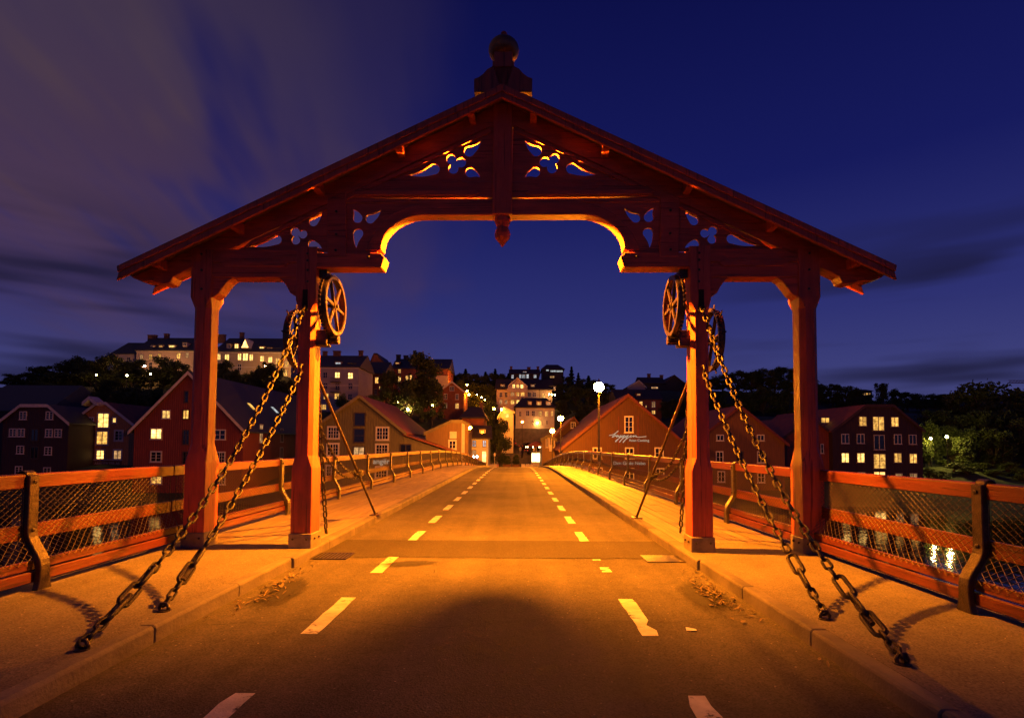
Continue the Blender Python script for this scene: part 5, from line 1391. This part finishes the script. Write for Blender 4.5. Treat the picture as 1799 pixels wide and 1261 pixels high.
for px, py, Y, w in ((18, 664, 120, 36), (48, 655, 124, 40), (75, 640, 128, 44), (103, 634, 130, 44), (132, 626, 132, 46), (158, 632, 128, 44), (176, 628, 134, 42), (190, 622, 136, 46), (216, 632, 130, 40), (246, 628, 134, 38), (266, 650, 128, 40), (232, 656, 126, 40), (200, 655, 124, 44), (160, 660, 122, 44), (120, 660, 120, 46), (290, 622, 130, 50), (316, 634, 128, 42), (335, 650, 126, 36), (86, 664, 118, 50)):
    tree(px, py, Y, w, 'round', A, 'trees on the slope below the pale apartment block')
A = 'dark tree in front of the cream apartment block with blazing windows'
for px, py, Y, w in ((396, 632, 126, 34), (412, 646, 122, 34), (432, 650, 124, 34), (452, 645, 126, 36), (470, 633, 128, 32), (490, 640, 126, 30), (508, 668, 120, 30), (398, 664, 118, 40), (440, 668, 118, 44), (478, 664, 118, 40)):
    tree(px, py, Y, w, 'round', A, 'trees in front of the cream apartment block')
A = 'dark tree low behind the ochre warehouse roof'
for px, py, Y, w in ((70, 682, 108, 44), (104, 680, 108, 44), (138, 682, 108, 44), (172, 684, 107, 44), (206, 680, 108, 44), (240, 678, 108, 44), (272, 676, 108, 44), (304, 676, 108, 44), (334, 672, 110, 40), (190, 694, 113, 40), (225, 694, 113, 40), (258, 692, 113, 40)):
    tree(px, py, Y, w, 'round', A, 'trees low behind the ochre warehouse')
tree(742, 618, 118, 62, 'tall', 'tallest dark tree standing in front of the long brick apartment row')
tree(722, 660, 114, 44, 'round', 'broad dark tree at the foot of the tallest tree by the brick row')
tree(760, 664, 116, 44, 'round', 'broad dark tree between tallest tree and small brick house')
tree(684, 652, 116, 44, 'tall', 'dark tree in front of the brick wing beside the grey block')
tree(660, 690, 112, 40, 'round', 'low dark tree behind the olive warehouse ridge')
tree(606, 694, 108, 36, 'round', 'low dark bush tree before the grey block near its lit ground floor')
tree(640, 702, 108, 30, 'round', 'small dark tree touching the olive warehouse roof ridge')
A = 'conifer on the wooded ridge behind the small brick house'
for px, py, Y, w in ((796, 653, 190, 18), (818, 648, 195, 20), (838, 656, 190, 16), (853, 653, 188, 20), (870, 648, 200, 18), (893, 656, 198, 16)):
    tree(px, py, Y, w, 'conifer', A, 'conifers on the ridge behind the brick house')
A = 'leafy tree on the wooded ridge between the conifers'
for px, py, Y, w in ((786, 658, 180, 30), (806, 656, 182, 30), (828, 655, 180, 32), (846, 658, 178, 30), (862, 656, 182, 30), (880, 655, 184, 30), (900, 664, 178, 24), (812, 668, 165, 34), (838, 670, 165, 34), (862, 672, 163, 34)):
    tree(px, py, Y, w, 'round', A, 'leafy trees on the ridge between the conifers')
A = 'leafy tree filling the slope between brick house and timber villa'
for px, py, Y, w in ((832, 690, 145, 30), (850, 692, 142, 30), (862, 700, 136, 26), (842, 708, 134, 30), (826, 716, 122, 24), (856, 722, 120, 24)):
    tree(px, py, Y, w, 'round', A, 'trees on the slope between brick house and timber villa')
tree(878, 737, 90, 42, 'round', 'small green street tree growing beside the bridge end')
A = 'spiky conifer on the hilltop right of the ribbon window villa'
for px, py, Y, w in ((1004, 644, 198, 18), (1016, 655, 195, 16), (1034, 660, 190, 22)):
    tree(px, py, Y, w, 'conifer', A, 'conifers right of the ribbon window villa')
A = 'leafy tree on the slope behind the bridge lamps'
for px, py, Y, w in ((996, 660, 185, 28), (1024, 664, 182, 30), (1044, 668, 180, 30), (1066, 672, 178, 30), (990, 672, 165, 34), (1012, 676, 160, 34), (1036, 680, 158, 34), (1060, 684, 155, 34), (1078, 690, 150, 30), (990, 700, 140, 34), (1020, 704, 138, 36), (1050, 706, 136, 36), (1180, 700, 138, 40), (1206, 694, 140, 36)):
    tree(px, py, Y, w, 'round', A, 'trees on the slope behind the bridge lamps')
A = 'tree of the dark wood behind the brown warehouse'
for px, py, Y, w in ((1218, 672, 170, 40), (1246, 664, 168, 40), (1270, 656, 170, 42), (1296, 652, 172, 44), (1320, 652, 170, 42), (1342, 645, 172, 44), (1360, 650, 168, 40), (1378, 642, 172, 48), (1400, 652, 168, 40), (1420, 664, 165, 44), (1260, 684, 150, 50), (1300, 682, 150, 50), (1340, 680, 150, 50), (1380, 680, 150, 50), (1230, 694, 145, 46)):
    tree(px, py, Y, w, 'round', A, 'trees of the dark wood behind the brown warehouse')
A = 'tree of the low dark row behind the red narrow warehouse'
for px, py, Y, w in ((1440, 676, 175, 36), (1462, 673, 178, 36), (1484, 675, 176, 36), (1502, 682, 172, 30)):
    tree(px, py, Y, w, 'round', A, 'low tree row behind the narrow red warehouse')
tree(1547, 670, 180, 28, 'round', 'round headed lone tree rising above the dark lit block')
A = 'far tree on the low skyline beyond the dark lit block'
for px, py, Y, w in ((1528, 690, 200, 26), (1572, 684, 210, 30), (1594, 687, 220, 34), (1618, 690, 215, 34), (1642, 692, 220, 36), (1664, 690, 215, 34)):
    tree(px, py, Y, w, 'round', A, 'far trees on the low skyline')
tree(1735, 660, 118, 108, 'round', 'largest spreading tree of the park beyond the park lamps')
tree(1690, 684, 124, 60, 'round', 'park tree at the edge of the largest spreading tree')
tree(1796, 680, 122, 60, 'round', 'park tree on the far flank of the largest spreading tree')
A = 'tree of the dark wood that goes on past the largest spreading tree'
for px, py, Y, w in ((1850, 690, 125, 70), (1900, 684, 135, 70), (1955, 690, 130, 70), (2010, 686, 140, 70), (2070, 692, 130, 70)):
    tree(px, py, Y, w, 'round', A, 'trees past the largest spreading tree')
A = 'park tree standing in darkness around the lawn lamps'
for px, py, Y, w in ((1640, 716, 112, 56), (1690, 722, 108, 56), (1630, 740, 100, 40), (1726, 716, 106, 60), (1770, 712, 108, 60), (1800, 736, 100, 60), (1745, 748, 96, 56), (1672, 742, 101, 46), (1712, 752, 97, 44)):
    tree(px, py, Y, w, 'round', A, 'park trees around the lawn lamps')
tree(1690, 764, 91, 38, 'round', 'small park tree lit green by the brighter lawn lamp')
tree(1622, 768, 93, 26, 'round', 'small park tree lit green by the fainter lawn lamp')

A = 'low shrub on the dark river bank below the park lamps'
for px, py, Y, w in ((1630, 822, 86, 26), (1652, 826, 85, 30), (1676, 820, 87, 30), (1700, 828, 85, 34), (1724, 816, 88, 32), (1748, 824, 86, 34), (1772, 812, 89, 34), (1796, 822, 86, 34), (1660, 806, 94, 26), (1694, 800, 95, 30), (1740, 796, 96, 36), (1780, 796, 97, 36)):
    tree(px, py, Y, w, 'round', A, 'shrubs on the river bank below the park lamps', 1.3)

# ================================================================== lamps
GLOBE = emit('street_lamp_glow', SODIUM, 8000.0)
GLOBEF = emit('hill_lamp_glow', SODIUM, 2000.0)
GLOBEW = emit('pale_lamp_glow', (1.0, .55, .16), 900.0)
GLOBEG = emit('park_lamp_glow', (1.0, .70, .12), 1800.0)
GLOBES = emit('small_lamp_glow', (1.0, .45, .10), 260.0)
POLEM = mat('lamp_post_paint', (.035, .03, .028), .45, .3, 8, metal=.3)
def globe(m, c, r, n=12):
    m.lathe([(r * math.cos(t), r * math.sin(t)) for t in [(-89 + 178 * k / 8) * math.pi / 180 for k in range(9)]], c, n)
def street_lamp(px, py, Y, glow, label, r=.24, basez=None, group=None, fancy=True):
    q = at(px, py, Y); z0 = terrain(q.x, Y) if basez is None else basez
    if q.z - z0 < 1.5: z0 = q.z - 3.5
    t = thing('street_lamp', label, 'lamp', (q.x, Y, z0), group=group)
    m = MB(); globe(m, q, r); m.build('globe', glow, t, smooth=True)
    m = MB(); m.lathe([(.11, 0), (.11, .5), (.075, .6), (.06, 1.0), (.045, q.z - z0 - r - .05), (.09, q.z - z0 - r - .03), (.10, q.z - z0 - r + .03)], (q.x, Y, z0), 10); m.build('pole', POLEM, t, smooth=True)
    m = MB(); m.lathe([(.10, r * .86), (.14, r * .9), (.06, r * 1.25), (.015, r * 1.7)], q, 10); m.build('cap', POLEM, t)
    return t
XLMP = 1
street_lamp(1052, 680, 25.9, GLOBE, 'bridge lamp on tall post outside the railing before the restaurant script sign', basez=zr(25.9) - .45)
street_lamp(985, 735, 48.2, GLOBE, 'second bridge lamp along the railing toward the far bank', basez=zr(48.2) - .45)
street_lamp(970.5, 757, 62.0, GLOBE, 'last bridge lamp where the railing meets the far bank', basez=zr(62) - .45)
for Y_, px in ((25.9, 1052), (48.2, 985), (62.0, 970.5)):
    q = at(px, 782, Y_); t = [o for o in bpy.data.objects if o.name.startswith('street_lamp') and abs(o.location.y - Y_) < .01 and not o.parent][0]
    m = MB(); m.box(XR - .1, q.x + .08, Y_ - .08, Y_ + .08, zr(Y_) - .5, zr(Y_) - .35); m.build('bracket', STEEL, t)
street_lamp(826, 751.5, 72, GLOBEF, 'orange street lamp in front of the yellow shed', r=.2)
street_lamp(820.5, 676, 152, GLOBEF, 'topmost of three stacked street lamps beside the small brick house', r=.22)
street_lamp(820.5, 687, 142, GLOBEF, 'middle one of three stacked street lamps beside the small brick house', r=.22)
street_lamp(824, 693, 132, GLOBEF, 'lowest of three stacked street lamps beside the small brick house', r=.22)
street_lamp(868, 718, 110, GLOBEF, 'street lamp beside the small white gabled house', r=.2)
street_lamp(917.5, 741, 108, GLOBEF, 'street lamp in front of the white town house by the parked cars', r=.18)
street_lamp(717, 719, 112, GLOBEW, 'bright pale lamp under the tallest tree', r=.2)
for px, py, Y, lb in ((838, 693, 138, 'small warm lamp beside the lowest of the three stacked lamps'), (846, 698, 136, 'small warm lamp deeper in the trees right of the stacked lamps'), (852, 702, 134, 'small warm lamp at the path end in the slope trees'), (700, 706, 115, 'small warm lamp by the olive warehouse ridge'), (760, 712, 113, 'small warm lamp under the broad tree by the brick house')):
    street_lamp(px, py, Y, GLOBES, lb, r=.14)
GLOBEA = emit('terrace_street_lamp_glow', (1.0, .40, .09), 2000.0)
street_lamp(254, 643, 140, GLOBEA, 'orange lamp shining through trees below the pale apartment block', r=.2)
street_lamp(466, 643, 136, GLOBEA, 'small orange lamp among trees below the cream apartment block', r=.2)
street_lamp(223, 659.5, 120, GLOBES, 'small yellow lamp lower among the slope trees', r=.2)
street_lamp(264.5, 657, 121, GLOBES, 'faint small lamp right beside the orange slope lamp', r=.15)
street_lamp(169, 658.5, 118, GLOBES, 'small reddish lamp at the far edge of the slope trees', r=.15)
street_lamp(1663.5, 767, 89, GLOBEG, 'brighter yellow park lamp on the lawn', r=.2)
street_lamp(1635, 770, 92, GLOBEG, 'fainter yellow park lamp nearer the dark lit block', r=.14)
for k, (px, py, Y) in enumerate(((965, 692.5, 148), (970, 693, 148), (975, 693.5, 148))):
    t = thing('terrace_lamp', 'small round terrace lamp in a row of three beside the annex house', 'lamp', at(px, py, Y), group='terrace lamps by the annex house')
    m = MB(); globe(m, at(px, py, Y), .17, 8); m.build('globe', GLOBES, t)
    m = MB(); m.tube([at(px, py, Y), Vector((at(px, py, Y).x, Y, 9))], .04, 6); m.build('pole', POLEM, t)
t = thing('wall_lamp', 'lit wall lamp on the corner of the white town house', 'lamp', at(944, 743, 121.4)); m = MB(); globe(m, at(944, 743, 121.4), .15, 8); m.build('globe', GLOBES, t); m = MB(); m.tube([at(944, 743, 121.4), at(944, 741, 122.1)], .03, 6); m.build('arm', POLEM, t)
t = thing('wall_lamp', 'lit lamp on the gable of the small white house', 'lamp', at(881, 719, 113.5)); m = MB(); globe(m, at(881, 719, 113.5), .16, 8); m.build('globe', GLOBES, t); m = MB(); m.tube([at(881, 719, 113.5), at(882, 718, 114.2)], .03, 6); m.build('arm', POLEM, t)
FLOOD = emit('floodlight_glow', (1.0, .75, .40), 500.0)
q = at(835, 802, 66)
t = thing('floodlight', 'twin pale floodlights glaring just outside the railing at the far end', 'light', (q.x, 66, terrain(q.x, 66)))
for s in (-1, 1):
    m = MB(); globe(m, (q.x + s * .2, 66, q.z), .10, 8); m.build('lens', FLOOD, t)
m = MB(); m.box(q.x - .4, q.x + .4, 66.02, 66.12, q.z - .25, q.z - .11); m.tube([(q.x, 66.07, q.z - .2), (q.x, 66.07, terrain(q.x, 66) - .3)], .08, 8); m.build('stand', POLEM, t)

# ================================================================== far end of the bridge: planters, barriers, cafe, cars
GREENB = LC
TERR = mat('planter_box', (.16, .08, .045), .8, .25, 3)
for k, (px, w) in enumerate(((891, 14), (906.5, 13))):
    c = at(px, 816, 88.0); t = thing('planter', 'wooden street planter with clipped dark shrub at the bridge end', 'planter', (c.x, 88, -2.5), group='planters closing the bridge end')
    hw = w * 88 / F / 2
    m = MB(); m.box(c.x - hw, c.x + hw, 87.6, 88.6, -2.5, -1.72); m.box(c.x - hw - .06, c.x + hw + .06, 87.54, 88.66, -1.718, -1.64); m.build('box', TERR, t, bevel=.02)
    tm, cm = TREES[('tall', 0)]
    o = link('shrub', cm, t, (0, .1, .5)); o.scale = (1.9, 1.9, 1.75 if k == 0 else 1.95)
for k, px in enumerate((919, 927, 935)):
    c = at(px, 816, 87.0); t = thing('concrete_barrier', 'pale concrete barrier block in a row of three at the bridge end', 'barrier', (c.x, 87, -2.5), group='barrier blocks at the bridge end')
    m = MB(); m.prism([(c.x - .36, -2.5), (c.x + .36, -2.5), (c.x + .30, -1.55), (c.x - .30, -1.55)], 86.8, 87.5); m.build('block', W_WHITE, t, bevel=.04)
    m = MB(); m.box(c.x - .12, c.x + .12, 87.0, 87.3, -1.552, -1.47); m.build('lifting_lug', STEEL, t)
c = at(866, 815, 87.0); t = thing('concrete_barrier', 'long pale barrier with striped ends beside the street tree', 'barrier', (c.x, 87, -2.5))
m = MB(); m.prism([(c.x - .95, -2.5), (c.x + .95, -2.5), (c.x + .9, -1.6), (c.x - .9, -1.6)], 86.8, 87.4); m.build('block', W_GREY, t, bevel=.04)
for s in (-1, 1):
    for j in range(3):
        m = MB(); xx = c.x + s * .72; m.prism([(xx - .16, -2.4 + j * .26), (xx + .16, -2.27 + j * .26), (xx + .16, -2.14 + j * .26), (xx - .16, -2.27 + j * .26)], 86.755, 86.79); m.build('red_stripe', mat('red_stripe_paint', (.5, .04, .03), .5, .1), t)
for px, Y, top, lb in ((869, 87.6, 795, 'thin grey sign post standing behind the striped barrier'), (938, 86.5, 785, 'slim white flag post by the cafe parasol')):
    c = at(px, top, Y); t = thing('sign_post', lb, 'post', (c.x, Y, -2.5)); m = MB(); m.tube([(c.x, Y, -2.5), (c.x, Y, c.z)], .05, 8); m.build('post', TRIMW, t); m = MB(); m.box(c.x - .16, c.x + .16, Y - .05, Y - .03, c.z - .55, c.z - .1); m.build('plate', TRIMW, t, bevel=.01)
# cafe kiosk and parasol with bulbs
Y = 92
KGLOW = emit('kiosk_glow', (1.0, .66, .28), 9.0)
c = at(945, 803, Y); t = thing('cafe_kiosk', 'small brightly lit cafe kiosk beside the last bridge lamp', 'kiosk', (c.x, Y, -2.5))
m = MB(); m.box(c.x - 1.1, c.x + 1.1, Y, Y + 2, -2.5, .35); m.build('wall', W_WHITE, t)
m = MB(); m.prism([(c.x - 1.3, .352), (c.x + 1.3, .352), (c.x + 1.2, .55), (c.x - 1.2, .55)], Y - .5, Y + 2.2); m.build('roof', TILE, t)
for k, x in enumerate((-.72, 0, .72)):
    m = MB(); m.box(c.x + x - .3, c.x + x + .3, Y - .03, Y - .005, -1.3, .1); o = m.build('window', KGLOW, t)
m = MB(); m.box(c.x - 1.15, c.x + 1.15, Y - .35, Y - .004, -1.55, -1.42); m.build('counter', TRIMW, t)
Y = 89
c = at(942, 783, Y); t = thing('cafe_parasol', 'round cafe parasol hung with small bulbs beside the kiosk', 'parasol', (c.x, Y, -2.5))
m = MB(); rings = []
m.lathe([(1.75, c.z - .1), (1.2, c.z + .3), (.6, c.z + .58), (.05, c.z + .75), (.04, c.z + .70), (.6, c.z + .53), (1.2, c.z + .25), (1.72, c.z - .12)], (c.x, Y, 0), 12); m.build('canopy', mat('parasol_cloth', (.30, .10, .06), .8, .2, 4), t)
m = MB(); m.tube([(c.x, Y, -2.5), (c.x, Y, c.z + .7)], .04, 8); m.build('pole', TRIMW, t)
BULB = emit('string_bulb_glow', (1.0, .6, .25), 60.0)
for k in range(10):
    a = 2 * math.pi * k / 10; m = MB(); globe(m, (c.x + 1.7 * math.cos(a), Y + 1.7 * math.sin(a), c.z - .2), .06, 6); m.build('bulb', BULB, t)
Y = 91.5
c = at(949, 812, Y)
for k, (dx_, h) in enumerate(((-1.2, 0), (.2, .0))):
    t = thing('cafe_table', 'pale cafe table set out below the parasol', 'table', (c.x + dx_ - .9, 87.8, -2.5), group='cafe tables below the parasol'); xx = c.x + dx_ - .9
    m = MB(); m.lathe([(.42, .72), (.42, .75)], (xx, 87.8, -2.5), 14); m.build('table_top', TRIMW, t)
    m = MB(); m.lathe([(.22, 0), (.2, .03), (.03, .06), (.03, .72)], (xx, 87.8, -2.5), 10); m.build('stand', POLEM, t)
# parked cars
CARP = mat('dark_car_paint', (.03, .03, .035), .25, .1, 3, coat=.6); CARR = mat('wine_car_paint', (.10, .02, .02), .25, .1, 3, coat=.6); TYRE = mat('tyre', (.015, .015, .015), .85, .2, 5); TAIL = emit('tail_lamp', (1, .05, .02), 1.2, False)
def car(px, py, Y, label, paint, rot):
    c = at(px, py, Y); z0 = terrain(c.x, Y)
    for (x, y, z), (x2, y2, z2) in zip(path[:-1], path[1:]):
        if y <= Y <= y2: z0 = z + (z2 - z) * (Y - y) / (y2 - y) + .06
    t = thing('parked_car', label, 'car', (c.x, Y, z0), rot, group='cars parked on the climbing street')
    pr = [(-2.1, .35), (-2.12, .75), (-1.95, .92), (-1.35, 1.0), (-.95, 1.42), (.75, 1.46), (1.45, 1.02), (1.95, .95), (2.12, .7), (2.1, .35)]
    m = MB(); rr = []
    for y, s in ((-.86, .94), (-.80, 1.0), (-.3, 1.015), (.3, 1.015), (.80, 1.0), (.86, .94)):
        rr.append([(x * (1 if abs(y) < .81 else .985), y, .3 + (z - .3) * s) for x, z in pr])
    m.loft(rr); m.build('body', paint, t, smooth=True, local=True)
    for s in (-1, 1):
        m = MB(); m.add([(-1.22, s * .872, 1.02), (1.3, s * .872, 1.02), (.72, s * .862, 1.38), (-.9, s * .862, 1.36)], [(0, 1, 2, 3)]); m.build('side_window', GLASS, t, local=True)
        for x in (-1.3, 1.32):
            m = MB(); rg = []
            for yy, r in ((s * .70, .3), (s * .72, .33), (s * .86, .33), (s * .885, .29)): rg.append([(x + r * math.cos(2 * math.pi * k / 16), yy, .33 + r * math.sin(2 * math.pi * k / 16)) for k in range(16)])
            m.loft(rg); w_ = m.build('wheel', TYRE, t, local=True)
        m = MB(); m.box(-2.14, -2.05, s * .82 - .16, s * .82 + .02, .68, .82); m.build('tail_lamp', TAIL, t, local=True)
    m = MB(); m.add([(-1.30, -.66, 1.06), (-1.30, .66, 1.06), (-.99, .6, 1.40), (-.99, -.6, 1.40)], [(0, 1, 2, 3)]); m.build('rear_window', GLASS, t, local=True)
car(930, 764, 118, 'dark parked car with red tail lamps before the white town house', CARP, R(25))
car(941, 766, 113, 'second dark parked car nearer the parasol', CARP, R(20))
car(898, 756, 121, 'wine red parked car near the small white house', CARR, R(95))
# people: one continuous skinned body each
def person(px, Y, z0, label, cloth, pants, lean=0.0, bike=False):
    c = at(px, 790, Y)
    t = thing('person', label, 'person', (c.x, Y, z0))
    J = [((0, 0, .95), (.15, .11)), ((0, -.01, 1.2), (.16, .11)), ((0, 0, 1.42), (.14, .09)), ((0, 0, 1.52), (.055, .055)), ((0, -.01, 1.62), (.085, .095)), ((0, 0, 1.74), (.075, .085)),
         ((-.19, 0, 1.42), (.06, .06)), ((-.25, -.02, 1.16), (.048, .048)), ((-.24, -.14, .93), (.038, .038)), ((-.24, -.18, .85), (.04, .025)),
         ((.19, 0, 1.42), (.06, .06)), ((.25, .02, 1.16), (.048, .048)), ((.24, -.10, .93), (.038, .038)), ((.24, -.14, .85), (.04, .025)),
         ((-.10, 0, .88), (.095, .095)), ((-.11, -.06, .48), (.065, .065)), ((-.11, .02, .09), (.045, .045)), ((-.11, -.15, .045), (.045, .035)),
         ((.10, 0, .88), (.095, .095)), ((.11, .04, .48), (.065, .065)), ((.11, .16, .11), (.045, .045)), ((.11, .02, .045), (.045, .035))]
    E = [(0, 1), (1, 2), (2, 3), (3, 4), (4, 5), (2, 6), (6, 7), (7, 8), (8, 9), (2, 10), (10, 11), (11, 12), (12, 13), (0, 14), (14, 15), (15, 16), (16, 17), (0, 18), (18, 19), (19, 20), (20, 21)]
    me = bpy.data.meshes.new('body'); me.from_pydata([j[0] for j in J], E, [])
    o = link('body', me, t)
    sk = o.modifiers.new('skin', 'SKIN'); o.modifiers.new('sub', 'SUBSURF').levels = 1
    if not me.skin_vertices:
        bpy.context.view_layer.objects.active = o
    lay = me.skin_vertices[0].data if me.skin_vertices else None
    if lay:
        for v, j in zip(lay, J): v.radius = j[1]
        lay[0].use_root = True
    me.materials.append(cloth)
    m = MB(); m.lathe([(.098, 1.62), (.10, 1.70), (.08, 1.78), (.01, 1.82)], (0, .01, 0), 10); m.build('hair', mat('dark_hair', (.02, .015, .01), .6, .2), t, local=True)
    return t
person(914.5, 112, -.50, 'person in pale jacket walking down the climbing street', mat('pale_jacket', (.35, .33, .36), .8, .2, 4), None)
person(917.5, 108, -1.1, 'person in dark coat walking on the climbing street', mat('dark_coat', (.05, .04, .05), .8, .2, 4), None)
# tower crane far beyond the park
c = at(1812, 673, 300); t = thing('tower_crane', 'far red tower crane with long jib above the park trees', 'crane', (c.x, 300, terrain(c.x, 300)))
CR = mat('crane_paint', (.45, .06, .03), .5, .2, 2)
m = MB()
for dx_, dy_ in ((-.8, -.8), (.8, -.8), (.8, .8), (-.8, .8)): m.box(c.x + dx_ - .12, c.x + dx_ + .12, 300 + dy_ - .12, 300 + dy_ + .12, terrain(c.x, 300) - 1, c.z + 4)
m.build('mast', CR, t)
m = MB(); p = at(1772, 671, 300)
m.box(p.x, c.x + 12, 299.3, 299.5, c.z + .02, c.z + .32); m.box(p.x, c.x + 12, 300.5, 300.7, c.z + .02, c.z + .32); m.box(p.x, c.x + 12, 299.9, 300.1, c.z + 1.3, c.z + 1.6)
k = p.x
while k < c.x + 11:
    m.tube([(k, 299.4, c.z + .2), (k + .9, 300, c.z + 1.45)], .08, 4); m.tube([(k + 1.8, 299.4, c.z + .2), (k + .9, 300, c.z + 1.45)], .08, 4); k += 1.8
m.build('jib', CR, t)
